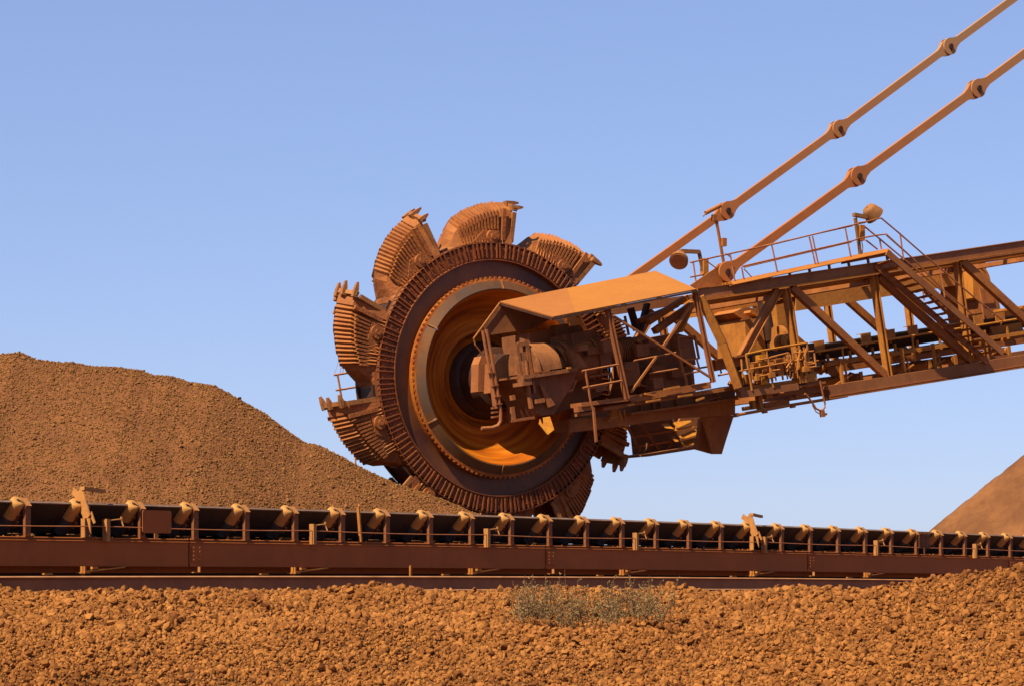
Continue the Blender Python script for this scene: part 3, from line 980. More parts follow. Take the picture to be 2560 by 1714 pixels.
# bottom flange and ledge of the near chord
mb = MB()
off = (bc1 - bc0).normalized().cross(AB).normalized()
if off.z > 0: off = -off
mb.beam(bc0 + off * 0.175, bc2 + off * 0.175, 0.035, 0.40, AB)
mb.beam(bc0 + off * 0.12 - AB * 0.165, bc2 + off * 0.12 - AB * 0.165, 0.02, 0.03, AB)
rb(mb, 'chord_flange', M_STEEL)
toff = (tc1 - tc0).normalized().cross(AB).normalized()
if toff.z > 0: toff = -toff
mb = MB()
mb.beam(tc0 + toff * 0.132, tc2 + toff * 0.132, 0.025, 0.36, AB)
mb.beam(tc0 - toff * 0.128, tc2 - toff * 0.128, 0.02, 0.36, AB)
rb(mb, 'chord_flange', M_ORANGE)
mb = MB()
mb.tube([tc0 + toff * 0.25 + AB * 0.35 + (tc2 - tc0) * 0.02, tc2 + toff * 0.25 + AB * 0.35], 0.045, 10)
mb.tube([tc0 + toff * 0.21 + AB * 0.15 + (tc2 - tc0) * 0.02, tc2 + toff * 0.21 + AB * 0.15], 0.03, 8)
rb(mb, 'conduit', M_ORANGE)

def near(px, py): return P(px, py, NP_)
member('vertical_post', near(1964, 722), near(2006, 972), 0.15, 0.18, M_ORANGE, I=True)
member('vertical_post', near(2183, 690), near(2221, 940), 0.15, 0.18, M_ORANGE, I=True)
member('vertical_post', near(2392, 655), near(2425, 905), 0.15, 0.18, M_ORANGE, I=True)
member('vertical_post', near(2596, 620), near(2626, 875), 0.15, 0.18, M_ORANGE, I=True)
member('vertical_post', near(2796, 590), near(2822, 845), 0.15, 0.18, M_ORANGE, I=True)
member('diagonal_brace', near(1946, 722), near(1853, 893), 0.21, 0.17, M_STEEL, I=True)
member('diagonal_brace', near(1978, 718), near(2213, 938), 0.19, 0.16, M_STEEL)
member('diagonal_brace', near(2197, 692), near(2428, 902), 0.20, 0.16, M_STEEL)
member('diagonal_brace', near(2403, 652), near(2640, 872), 0.20, 0.16, M_STEEL)
member('diagonal_brace', near(2604, 620), near(2830, 842), 0.20, 0.16, M_STEEL)
# cross members between the two trusses
for (px_, py_) in ((2006, 985), (2221, 955), (2425, 918), (2620, 888)):
    mb = MB(); p = near(px_, py_); mb.beam(p + AB * 0.16, p + SH - AB * 0.16, 0.16, 0.18, TB); rb(mb, 'cross_member', M_STEEL)
for (px_, py_) in ((1964, 737), (2183, 704), (2392, 673), (2596, 642)):
    mb = MB(); p = near(px_, py_); mb.beam(p + AB * 0.16, p + SH - AB * 0.16, 0.12, 0.14, TB); rb(mb, 'cross_member', M_STEEL)
# tall leaning leg with its lit side
mb = MB()
NF = (-TB * 0.80 - AB * 0.60)
for a_, b_ in (((1750, 742), (1806, 858)), ((1806.5, 859), (1846, 968))):
    p0_, p1_ = P(*a_, -3.4), P(*b_, -3.4)
    d_ = (p1_ - p0_).normalized()
    mb.beam(p0_, p1_, 0.10, 0.21, NF.cross(d_))
rb(mb, 'leaning_leg', M_ORANGE)

# big box girder inside the boom with its hood and drop chute
mb = MB()
poly = [P(1768, 742, 0.9), P(2396, 650, 0.9), P(2440, 652, 0.9), P(2436, 708, 0.9), P(2388, 714, 0.9), P(1990, 778, 0.9), P(1990, 742, 0.9), P(1835, 778, 0.9), P(1772, 787, 0.9)]
mb.prism(poly, AB * 1.1)
rb(mb, 'box_girder', M_ORANGE)
mb = MB()
c = P(2440, 706, 0.5)
pts = []
for k in range(15):
    a = R(105 - 14 * k)
    pts.append(c + TB * (0.50 * math.cos(a)) + UP * (0.50 * math.sin(a)))
mb.prism(pts + [c - TB * 0.1 - UP * 0.45], AB * 1.4)
for s_ in (-0.02, 1.4):
    ring = [c + AB * s_ + (TB * math.cos(R(100 - 13 * k)) + UP * math.sin(R(100 - 13 * k))) * 0.54 for k in range(15)]
    ring2 = [c + AB * s_ + (TB * math.cos(R(100 - 13 * k)) + UP * math.sin(R(100 - 13 * k))) * 0.46 for k in range(15)]
    mb.prism(ring + ring2[::-1], AB * 0.03)
rb(mb, 'hood', M_ORANGE)
mb = MB()
mb.prism([P(2449, 722, 0.4), P(2492, 722, 0.4), P(2506, 800, 0.4), P(2540, 850, 0.4), P(2478, 858, 0.4), P(2460, 800, 0.4)], AB * 1.5)
mb.prism([P(2456, 745, 0.36), P(2484, 743, 0.36), P(2486, 758, 0.36), P(2458, 760, 0.36)], AB * 0.03)
rb(mb, 'drop_chute', M_STEEL)
mb = MB()
mb.prism([P(2470, 810, -1.4), P(2550, 797, -1.4), P(2566, 850, -1.4), P(2500, 864, -1.4)], AB * 1.2)
mb.prism([P(2556, 765, -1.2), P(2620, 755, -1.2), P(2630, 800, -1.2), P(2560, 808, -1.2)], AB * 1.2)
rb(mb, 'skirt_box', M_ORANGE)

# transfer block with scraper, drum and motor
mb = MB()
mb.prism([P(1862, 800, -0.9), P(1902, 794, -0.9), P(1918, 886, -0.9), P(1868, 892, -0.9)], AB * 1.3)
mb.prism([P(1940, 762, -0.4), P(1984, 755, -0.4), P(2000, 870, -0.4), P(1952, 880, -0.4)], AB * 1.2)
rb(mb, 'transfer_chute', M_ORANGE)
mb = MB()
mb.tube([P(1908, 752, -0.8), P(1922, 838, -0.8), P(1930, 890, -0.8)], 0.16, 14)
mb.tube([P(1918, 820, -0.8), P(1924, 850, -0.8)], 0.20, 14)
rb(mb, 'vertical_motor', M_DARK, smooth=40)
mb = MB()
c = P(1946, 846, -1.2)
mb.tube([c - TB * 0.07, c + TB * 0.07], 0.34, 24)
mb.tube([c - TB * 0.12, c + TB * 0.3], 0.06, 10)
rb(mb, 'snub_wheel', M_ORANGE)
mb = MB()
mb.prism([P(1832, 782, -0.2), P(1858, 770, -0.2), P(1900, 770, -0.2), P(1905, 792, -0.2), P(1882, 800, -0.2), P(1862, 806, -0.2), P(1850, 806, -0.2), P(1856, 797, -0.2)], AB * 1.2)
rb(mb, 'scraper', M_STEEL)
mb = MB()
mb.beam(P(1868, 780, -0.6), P(1895, 795, -0.6), 0.07, 0.3, AB)
mb.beam(P(1905, 735, -1.5), P(1912, 760, -1.5), 0.05, 0.08, AB)
rb(mb, 'scraper_arm', M_ORANGE)

# boom belt and its carriers
mb = MB()
b0, b1 = P(2020, 888, -1.6), P(2420, 826, -1.6)
bd = (b1 - b0).normalized()
b0 = b0 - bd * 1.0; b1 = b1 + bd * 3.2
up_ = AB.cross(bd).normalized()
if up_.z < 0: up_ = -up_
def bsec(p):
    s_ = [(0, 0.2), (0.36, -0.17), (1.9, -0.17), (2.26, 0.2)]
    return [p + AB * q + up_ * h for q, h in s_] + [p + AB * q + up_ * (h + 0.03) for q, h in reversed(s_)]
mb.sweep([bsec(b0 + (b1 - b0) * (i / 10)) for i in range(11)], closed=True)
mb.beam(b0 - up_ * 0.27 + AB * 0.1, b1 - up_ * 0.27 + AB * 0.1, 0.10, 0.03, AB)
rb(mb, 'boom_belt', M_BELT)
for px_, py_ in ((2048, 864), (2165, 845), (2225, 836), (2282, 826), (2345, 818), (2446, 800), (2500, 794)):
    c = P(px_, py_, -1.75)
    mb = MB()
    mb.obox(c, bd, up_, AB, 0.165, 0.135, 0.02)
    mb.obox(c + up_ * 0.125 + AB * 0.09, bd, up_, AB, 0.165, 0.010, 0.09)
    mb.tube([c - up_ * 0.22 + AB * 0.03, c + up_ * 0.10 + AB * -0.02 - up_ * 0.24 ], 0.03, 6)
    rb(mb, 'side_plate', M_ORANGE)
for i in range(9):
    c = P(2072 + 56 * i, 905 - 8.6 * i, -1.72)
    mb = MB()
    mb.beam(c - up_ * 0.12, c + up_ * 0.22 - bd * 0.02, 0.05, 0.07, AB)
    mb.beam(c + AB * 0.1 + up_ * -0.12, c + AB * 2.1 - up_ * 0.12, 0.07, 0.07, bd)
    mb.tube([c + AB * 0.05 + up_ * -0.01, c + AB * 0.42 - up_ * 0.24], 0.075, 10)
    mb.tube([c + AB * 0.6 - up_ * 0.20, c + AB * 1.7 - up_ * 0.20], 0.075, 12)
    rb(mb, 'belt_idler', M_ORANGE)
mb = MB()
mb.tube([P(2010, 884, -2.1), P(2330, 831, -2.1)], 0.028, 8)
mb.tube([P(2380, 824, -2.1), P(2560, 795, -2.1)], 0.028, 8)
for px_ in (2105, 2205, 2280):
    y_ = 884 - (px_ - 2010) * 53 / 320
    mb.tube([P(px_, y_, -2.1), P(px_ + 9, y_ + 62, -2.1)], 0.026, 6)
rb(mb, 'guard_rail', M_YELLOW)
mb = MB()
mb.beam(P(2064, 911, -1.9), P(2600, 825, -1.9), 0.10, 0.10, AB)
rb(mb, 'carrier_beam', M_ORANGE)
mb = MB()
mb.beam(P(2066, 926, -1.5), P(2600, 845, -1.5), 0.16, 0.10, AB)
rb(mb, 'carrier_beam', M_STEEL)
for px_, py_ in ((2108, 947), (2150, 940), (2322, 909), (2345, 905), (2386, 898), (2460, 887), (2520, 876)):
    mb = MB()
    c = P(px_, py_, -1.6)
    mb.tube([c, c + AB * 1.7], 0.10, 14)
    mb.obox(c - AB * 0.05, bd, up_, AB, 0.05, 0.13, 0.02)
    rb(mb, 'return_roller', M_ORANGE, smooth=40)
mb = MB()
for px_, py_, w_, h_ in ((2340, 906, 0.5, 0.2), (2385, 897, 0.22, 0.2), (2120, 945, 0.45, 0.18), (2250, 912, 0.3, 0.1), (2430, 870, 0.25, 0.15), (2470, 872, 0.35, 0.16)):
    c = P(px_, py_, -0.4)
    nn = (up_ * 0.75 - AB * 0.45 - bd * 0.5).normalized()
    a1 = nn.cross(AB).normalized(); a2 = nn.cross(a1)
    mb.obox(c, a1, a2, nn, w_ / 2, h_ / 2, 0.02)
rb(mb, 'spill_plate', M_ORANGE)
# upright carriers between bottom chord and belt
for px_ in (2108, 2262, 2340, 2470):
    yb = 972 - (px_ - 2064) * 0.159
    mb = MB()
    mb.beam(P(px_, yb, -2.7), P(px_ - 9, yb - 70, -2.7), 0.06, 0.09, AB)
    mb.beam(P(px_ + 14, yb - 3, -2.6), P(px_ + 6, yb - 40, -2.6), 0.035, 0.05, AB)
    mb.beam(P(px_ - 20, yb - 4, -2.65), P(px_ + 22, yb - 30, -2.65), 0.03, 0.05, AB)
    rb(mb, 'carrier_post', M_ORANGE)

# ------------------------------------------------------------------ top walkway, rails, stair
mb = MB()
w0, w1 = P(1828, 707, -3.25), P(2222, 624, -3.25)
wdv = (w1 - w0).normalized()
wup = AB.cross(wdv).normalized()
if wup.z < 0: wup = -wup
mb.prism([w0 + wup * 0.03, w0 - wup * 0.055 - AB * 0.075, w0 - wup * 0.075 - AB * 0.06, w0 - wup * 0.03 + AB * 0.02, w0 - wup * 0.03 + AB * 0.95, w0 + wup * 0.03 + AB * 0.95], w1 - w0)
rb(mb, 'walkway', M_ORANGE)
mb = MB()
for i in range(9):
    p = w0 + (w1 - w0) * (i / 8)
    mb.beam(p - wup * 0.05 + AB * 0.01, p - wup * 0.05 + AB * 0.94, 0.06, 0.05, wdv)
    mb.beam(p - wup * 0.05 + AB * 0.12, p - wup * (0.10 + 0.02 * i) + AB * 0.12, 0.05, 0.06, AB)
mb.beam(P(2110, 655, -3.0), P(2222, 634, -3.0), 0.10, 0.25, AB)
rb(mb, 'walkway_bearer', M_STEEL)
def rails(segs, posts, ly, name, m, r=0.021):
    mb = MB()
    for s_ in segs:
        mb.tube([Q(z, x, y, ly) for z, x, y in s_], r, 6)
    for s_ in posts:
        mb.tube([Q(z, x, y, ly) for z, x, y in s_], r * 1.1, 6)
    return rb(mb, name, m)
rails([[('z4', 170, 460), ('z4', 520, 382), ('z4', 700, 343), ('z4', 1230, 215), ('z4', 1310, 198)],
       [('z4', 510, 485), ('z4', 715, 437), ('z4', 1230, 318), ('h3', 830, 910), ('h3', 1200, 845), ('h3', 1370, 825), ('h3', 1880, 1290)],
       [('z4', 170, 555), ('z4', 250, 540)]],
      [[('z4', 700, 340), ('z4', 738, 525)], [('z4', 945, 292), ('z4', 985, 472)], [('z4', 966, 288), ('z4', 1003, 470)], [('z4', 1180, 238), ('z4', 1215, 420)],
       [('z4', 190, 458), ('z4', 207, 580)], [('z4', 430, 405), ('z4', 462, 582)], [('z4', 505, 490), ('z4', 520, 570)]], -3.25, 'handrail', M_PIPE)
rails([[('z4', 270, 445), ('z4', 345, 500)], [('z4', 520, 500), ('z4', 575, 560)], [('z4', 400, 400), ('z4', 440, 430)], [('z4', 640, 352), ('z4', 1225, 222)], [('z4', 520, 492), ('z4', 1220, 327)]], [], -3.05, 'handrail', M_PIPE, 0.015)
# stair
sB0, sB1 = P(2217, 631, -3.95), P(2508, 882, -3.95)
sA0, sA1 = P(2190, 664, -3.2), P(2470, 905, -3.2)
mb = MB(); mb.beam(sB0, sB1, 0.17, 0.045, AB); rb(mb, 'stair_stringer', M_CHORD)
mb = MB(); mb.beam(sA0, sA1, 0.17, 0.045, AB); rb(mb, 'stair_stringer', M_STEEL)
for i in range(17):
    f = (i + 0.6) / 17.6
    pb, pa = sB0 + (sB1 - sB0) * f, sA0 + (sA1 - sA0) * f
    mb = MB()
    d = (pa - pb)
    d.z = 0
    mb.obox((pa + pb) / 2, d.normalized(), d.normalized().cross(UP), UP, d.length / 2 - 0.03, 0.10, 0.012)
    rb(mb, 'stair_tread', M_STEEL)
rails([[('h3', 830, 605), ('h3', 970, 585), ('h3', 1270, 510), ('h3', 1640, 820), ('h3', 2130, 1250), ('g8', 1000, 610), ('g8', 1560, 1090), ('g8', 2000, 1440)],
       [('h3', 1370, 840), ('h3', 1880, 1290), ('g8', 1010, 930), ('g8', 1500, 1340)]],
      [[('h3', 1640, 800), ('h3', 1710, 1330)], [('g8', 975, 590), ('g8', 1055, 1060)], [('g8', 1620, 900), ('g8', 1690, 1420)]], -3.98, 'stair_rail', M_PIPE)
rails([[('h3', 950, 680), ('h3', 1240, 915), ('h3', 1690, 1290), ('g8', 850, 830), ('g8', 1260, 1180)], [('h3', 970, 940), ('h3', 1200, 1120)]],
      [[('h3', 1240, 910), ('h3', 1278, 1120)], [('g8', 650, 660), ('g8', 720, 1120)]], -3.2, 'stair_rail', M_PIPE)

# ------------------------------------------------------------------ floodlights and pole
def flood(pole0, pole1, arm, head_c, axis, r0, r1, depth, boxc, ly):
    root = MB()
    root.beam(pole0, pole1, 0.07, 0.07, AB)
    fl = rb(root, 'floodlight', M_LAMP)
    b = MB(); b.beam(arm[0], arm[1], 0.09, 0.12, AB); rb(b, 'lamp_bracket', M_LAMP, fl)
    b = MB()
    ax = Vector(axis).normalized()
    s_ = ax.cross(UP).normalized(); u_ = s_.cross(ax)
    rings = []
    for t_, r_ in ((-depth * 1.15, 0.02), (-depth * 1.1, r0 * 0.8), (-depth * 0.9, r0), (-depth * 0.25, r1 * 0.96), (0.0, r1), (0.03, r1 * 1.02), (0.035, r1 * 0.9), (0.03, 0.02)):
        rings.append([head_c + ax * t_ + s_ * (r_ * math.cos(2 * math.pi * k / 24)) + u_ * (r_ * math.sin(2 * math.pi * k / 24)) for k in range(24)])
    b.sweep(rings, closed=True)
    rb(b, 'lamp_head', M_LAMP, fl, smooth=50)
    b = MB()
    b.tube([head_c + ax * 0.034, head_c + ax * 0.046], r1 * 0.86, 24)
    rb(b, 'lamp_glass', M_HOUSING, fl)
    b = MB(); b.obox(boxc, TB, UP, AB, 0.075, 0.20, 0.08); b.tube([boxc - UP * 0.2 + TB * 0.03, boxc - UP * 0.38 + TB * 0.07, boxc - UP * 0.52 + TB * 0.05], 0.012, 5)
    rb(b, 'ballast_box', M_ORANGE, fl)
flood(P(2151, 636, -3.1), P(2138, 545, -3.1), (P(2134, 537, -3.1), P(2166, 543, -3.1)), P(2186, 539, -3.1), TB * 0.7 - AB * 0.1 - UP * 0.55 + AB * 0.1, 0.19, 0.255, 0.26, P(2152, 583, -3.1), -3.1)
flood(P(1760, 690, -2.6), P(1747, 628, -2.6), (P(1747, 630, -2.6), P(1700, 628, -2.6)), P(1697, 652, -2.7), -TB * 0.62 - AB * 0.55 - UP * 0.62, 0.13, 0.235, 0.30, P(1761, 667, -2.6), -2.6)
mb = MB()
mb.beam(P(1791, 552, -2.5), P(1811, 668, -2.5), 0.055, 0.06, AB)
mb.obox(P(1809, 606, -2.55), TB, UP, AB, 0.06, 0.10, 0.06)
mb.tube([P(1764, 533, -2.5), P(1801, 514, -2.5)], 0.055, 10)
mb.tube([P(1765, 533, -2.5), P(1758, 541, -2.5)], 0.02, 6)
mb.obox(P(1785, 545, -2.5), TB, UP, AB, 0.05, 0.08, 0.05)
rb(mb, 'camera_pole', M_STEEL)

# ------------------------------------------------------------------ stays
def stay(pts, ly, name):
    mb = MB()
    pp = [P(x, y, ly) for x, y in pts]
    pl = [p for p in pp]
    for i in range(len(pp) - 1):
        d = (pp[i + 1] - pp[i]).normalized()
        n = d.cross(AB).normalized()
        a_, b_ = pp[i], pp[i + 1]
        w, wr, R_ = 0.108, 0.20, 0.25
        # bar with flared ends
        prof = [(0.0, 0.21), (0.14, 0.225), (0.30, 0.15), (0.46, w)]
        L_ = (b_ - a_).length
        up1 = [a_ + d * s_ + n * h for s_, h in prof] + [b_ - d * s_ + n * h for s_, h in reversed(prof)]
        dn1 = [a_ + d * s_ - n * h for s_, h in prof] + [b_ - d * s_ - n * h for s_, h in reversed(prof)]
        off_ = AB * (0.0 if i % 2 == 0 else 0.012)
        mb.prism([q - AB * 0.06 + off_ for q in up1 + dn1[::-1]], AB * 0.12)
    for i, p in enumerate(pp):
        mb.tube([p - AB * 0.115, p - AB * 0.065], 0.245, 26)
        mb.tube([p + AB * 0.085, p + AB * 0.125], 0.245, 26)
    st = rb(mb, name, M_STAY)
    for i, p in enumerate(pp):
        b = MB()
        b.tube([p - AB * 0.165, p + AB * 0.16], 0.075, 14)
        b.obox(p - AB * 0.145 + TB * 0.02 - UP * 0.03, (TB * 0.25 - UP).normalized(), (TB + UP * 0.25).normalized(), AB, 0.10, 0.02, 0.02)
        rb(b, 'pin', M_DARK, st)
    return st
stay([(1812, 681), (2141, 442), (2440, 223), (2714, 20)], -2.85, 'stay_bar')
stay([(1500, 752), (1814, 528), (2094, 324), (2370, 118), (2628, -72)], 2.6, 'stay_bar')
mb = MB()
g0 = [('g5', 175, 604), ('g5', 590, 320), ('g5', 700, 235), ('g5', 810, 240), ('g5', 860, 420), ('g5', 790, 520), ('g5', 800, 585), ('g5', 290, 675)]
mb.prism([Q(z, x, y, -2.86) for z, x, y in g0], AB * 0.05)
rb(mb, 'stay_gusset', M_STEEL)

# ------------------------------------------------------------------ canopy over the drive
CN, CF = -3.5, -1.1
A_, B_, C_, D_ = P(1249, 754, CF), P(1638.5, 677, CF), P(1741, 722.5, CN), P(1382, 792, CN)
s1, s2 = 0.42, 0.155
M1, M2 = A_ + (B_ - A_) * s1, D_ + (C_ - D_) * s2
mb = MB()
nrm = (B_ - A_).cross(D_ - A_).normalized()
if nrm.z < 0: nrm = -nrm
mb.prism([M1, B_, C_, M2], -nrm * 0.03)
roof = rb(mb, 'canopy', M_ROOF)
mb = MB()
mb.prism([A_ + nrm * 0.003, M1 + nrm * 0.003, M2 + nrm * 0.003, D_ + nrm * 0.003], -nrm * 0.03)
rb(mb, 'roof_sheet', M_ROOF2, roof)
mb = MB()
for p, q_ in ((D_, C_), (A_, D_), (B_, C_), (A_, B_)):
    mb.beam(p - nrm * 0.06, q_ - nrm * 0.06, 0.05, 0.05, AB if p != A_ or q_ == B_ else TB)
for f in (0.25, 0.5, 0.75):
    mb.beam(A_ + (B_ - A_) * f - nrm * 0.07, D_ + (C_ - D_) * f - nrm * 0.07, 0.06, 0.05, TB)
rb(mb, 'canopy_purlin', M_DARK)
# end skirt under the canopy
mb = MB()
mb.prism([P(1249, 758, CF), P(1207, 816, CF), P(1220, 838, CF), P(1330, 822, CF), P(1372, 800, CF), P(1395, 770, CF)], AB * 0.03)
rb(mb, 'end_skirt', M_HOUSING)
mb = MB()
mb.tube([P(1249, 758, CF - 0.05), P(1207, 815, CF - 0.05), P(1184, 846, CF - 0.05), P(1188, 862, CF - 0.05), P(1205, 885, CF - 0.05)], 0.022, 6)
rb(mb, 'skirt_edge', M_STEEL)
# canopy posts and bracing
for p0_, p1_, w_ in (((1518.6, 771), (1567, 996), 0.115), ((1737, 726), (1783, 955), 0.10)):
    mb = MB(); mb.ibeam(P(*p0_, -3.4), P(*p1_, -3.4), w_, 0.11, AB, 0.02, 0.05); rb(mb, 'canopy_post', M_GEARPIPE)
mb = MB()
mb.beam(P(1537, 792, -3.4), P(1777, 943, -3.4), 0.05, 0.05, AB)
mb.beam(P(1731, 758, -3.33), P(1658, 866, -3.33), 0.06, 0.06, AB)
mb.beam(P(1640, 892, -3.33), P(1577, 980, -3.33), 0.05, 0.05, AB)
rb(mb, 'canopy_brace', M_STEEL)
mb = MB()
mb.beam(P(1488, 784, -3.35), P(1520, 778, -3.35), 0.03, 0.05, AB)
rb(mb, 'canopy_cleat', M_GEARPIPE)
mb = MB()
mb.beam(P(1500, 790, -3.0), P(1523, 822, -3.0), 0.16, 0.10, AB)
rb(mb, 'knee_bracket', M_GEARPIPE)
# leaning lit struts near the right end of the canopy
for p0_, p1_, ly, w_, m_ in (((1596, 803), (1690, 764), -1.6, 0.11, M_ORANGE), ((1620, 806), (1716, 744), -2.2, 0.13, M_ORANGE), ((1636, 828), (1738, 757), -2.4, 0.16, M_STEEL), ((1685, 838), (1724, 764), -2.6, 0.09, M_ORANGE), ((1700, 830), (1730, 762), -2.9, 0.05, M_ORANGE), ((1576, 770), (1592, 826), -1.4, 0.10, M_DARK), ((1618, 760), (1600, 826), -1.4, 0.08, M_DARK)):
    mb = MB(); mb.beam(P(*p0_, ly), P(*p1_, ly), w_, 0.2, AB); rb(mb, 'head_strut', m_)

# ------------------------------------------------------------------ drive: gearbox, motors, pipes
GC = P(1350, 942, -2.1)
GDX = (TB * 0.985 + UP * 0.172).normalized()
GUP = AB.cross(GDX).normalized()
if GUP.z < 0: GUP = -GUP
def gl(mb, prof, n=40, c=GC):
    rings = []
    for ly, r in prof:
        rings.append([c + AB * ly + GDX * (r * math.cos(2 * math.pi * k / n)) + GUP * (r * math.sin(2 * math.pi * k / n)) for k in range(n)])
    mb.sweep(rings, closed=True)
G2 = P(1345, 928, -2.1)
mb = MB()
mb.prism([P(1287, 945, -2.55), P(1388, 925, -2.55), P(1445, 915, -2.55), P(1432, 960, -2.55), P(1398, 1012, -2.55), P(1386, 1034, -2.55), P(1350, 1038, -2.55), P(1322, 990, -2.55)], AB * 1.2)
gear = rb(mb, 'gearbox', M_GEAR)
mb = MB()
def dome(x0, x1, r0, r1, lo=-2.55, cz=0.0):
    n = 18
    rings = []
    for x_, r_ in ((x0, 0.02), (x0, r0), (x1, r1), (x1, 0.02)):
        rings.append([G2 + GDX * x_ + GUP * (cz + r_ * 1.08 * math.sin(math.pi * k / n)) - AB * (0.05 - 0.62 * r_ / 0.65 * -math.cos(math.pi * k / n)) for k in range(n + 1)])
    mb.sweep(rings)
dome(-0.36, 0.30, 0.66, 0.60)
dome(0.30, 0.38, 0.50, 0.44)
dome(0.38, 0.58, 0.34, 0.30)
dome(-0.44, -0.361, 0.72, 0.72)
rb(mb, 'gearbox_dome', M_GEARTOP, gear, smooth=35)
mb = MB()
mb.obox(GC - AB * 0.10 + GUP * 0.06 - GDX * 0.12, GDX, GUP, AB, 0.78, 0.045, 0.62)
mb.obox(GC - AB * 0.45 - GUP * 0.06 - GDX * 0.8, GDX, GUP, AB, 0.12, 0.08, 0.25)
for i in range(7):
    mb.tube([GC - AB * 0.66 + GUP * 0.06 + GDX * (-0.85 + 0.28 * i), GC - AB * 0.66 + GUP * 0.11 + GDX * (-0.85 + 0.28 * i)], 0.03, 6)
rb(mb, 'split_flange', M_GEARTOP, gear)
mb = MB()
mb.prism([GC - AB * 0.3 + GDX * 0.60 + GUP * 0.52, GC - AB * 0.3 + GDX * 0.74 + GUP * 0.55, GC - AB * 0.3 + GDX * 1.02 + GUP * 0.08, GC - AB * 0.3 + GDX * 0.62 + GUP * 0.06], -AB * 0.3)
rb(mb, 'gearbox_bracket', M_GEARTOP, gear)
mb = MB()
mb.obox(GC - AB * 0.45 - GDX * 0.82 + GUP * 0.42, GDX, GUP, AB, 0.035, 0.44, 0.08)
mb.obox(GC - AB * 0.45 - GDX * 0.55 + GUP * 0.47, GDX, GUP, AB, 0.05, 0.46, 0.08)
mb.obox(GC - AB * 0.45 - GDX * 0.68 + GUP * 0.84, GDX, GUP, AB, 0.10, 0.05, 0.079)
mb.obox(GC - AB * 0.45 - GDX * 0.69 + GUP * 0.55, GDX, GUP, AB, 0.09, 0.10, 0.06)
mb.tube([GC - AB * 0.5 - GDX * 0.66 + GUP * 0.1, GC - AB * 0.5 - GDX * 0.64 + GUP * 0.46], 0.05, 8)
rb(mb, 'gearbox_frame', M_GEARTOP, gear)
mb = MB()
mb.obox(GC - AB * 0.55 - GDX * 0.72 - GUP * 0.36, GDX, GUP, AB, 0.03, 0.34, 0.06)
mb.obox(GC - AB * 0.55 - GDX * 0.58 - GUP * 0.20, GDX, GUP, AB, 0.03, 0.14, 0.06)
mb.obox(GC - AB * 0.58 - GDX * 0.50 - GUP * 0.55, GDX, GUP, AB, 0.12, 0.05, 0.10)
rb(mb, 'gearbox_leg', M_GEARPIPE, gear)
mb = MB()
mb.prism([GC - AB * 0.5 - GDX * 0.40 - GUP * 0.16, GC - AB * 0.5 - GDX * 0.36 - GUP * 0.16, GC - AB * 0.5 - GDX * 0.04 - GUP * 0.70, GC - AB * 0.5 - GDX * 0.24 - GUP * 0.74], -AB * 0.08)
rb(mb, 'gearbox_rib', M_GEARPIPE, gear)
mb = MB()
mb.tube([GC - AB * 0.5 - GDX * 0.70 - GUP * 0.1, GC - AB * 0.5 - GDX * 0.66 - GUP * 0.62, GC - AB * 0.5 - GDX * 0.62 - GUP * 0.80, GC - AB * 0.5 - GDX * 0.52 - GUP * 0.83], 0.035, 8)
rb(mb, 'drain_pipe', M_GEAR, gear)
# lower fixing angles
mb = MB()
mb.beam(Q('g3', 770, 750, -2.3), Q('g3', 800, 1010, -2.3), 0.10, 0.12, AB)
mb.beam(Q('g3', 740, 1030, -2.3), Q('g3', 1200, 960, -2.3), 0.06, 0.14, AB)
mb.obox(Q('g3', 785, 570, -2.3), GDX, GUP, AB, 0.055, 0.06, 0.06)
rb(mb, 'fixing_angle', M_GEARPIPE)
# left lit box with tall pipes
mb = MB()
mb.prism([Q('z3', 50, 1060, -1.75), Q('z3', 55, 830, -1.75), Q('z3', 80, 765, -1.75), Q('z3', 200, 745, -1.75), Q('z3', 165, 870, -1.75), Q('z3', 135, 1065, -1.75)], AB * 0.35)
mb.beam(Q('z3', 150, 830, -1.95), Q('z3', 140, 1075, -1.95), 0.10, 0.3, AB)
rb(mb, 'brake_box', M_GEARPIPE)
mb = MB()
mb.tube([Q('z3', 118, 545, -2.4), Q('z3', 160, 760, -2.4), Q('z3', 205, 1020, -2.4), Q('z3', 240, 1240, -2.4), Q('z3', 238, 1310, -2.4), Q('z3', 215, 1345, -2.4), Q('z3', 170, 1362, -2.4), Q('z3', 80, 1368, -2.4)], 0.045, 10)
mb.tube([Q('z3', 88, 555, -2.4), Q('z3', 130, 790, -2.4), Q('z3', 170, 1000, -2.4), Q('z3', 205, 1200, -2.4)], 0.038, 8)
mb.beam(Q('z3', 175, 1000, -2.3), Q('z3', 200, 1180, -2.3), 0.13, 0.1, AB)
for y_ in (1195, 1232, 1270):
    mb.obox(Q('z3', 192, y_, -2.35), GDX, GUP, AB, 0.085, 0.022, 0.05)
for x_, y_ in ((150, 905), (185, 1010), (205, 1100), (218, 1165)):
    mb.obox(Q('z3', x_, y_, -2.4), GDX, GUP, AB, 0.09, 0.014, 0.06)
rb(mb, 'grease_pipe', M_GEARPIPE)
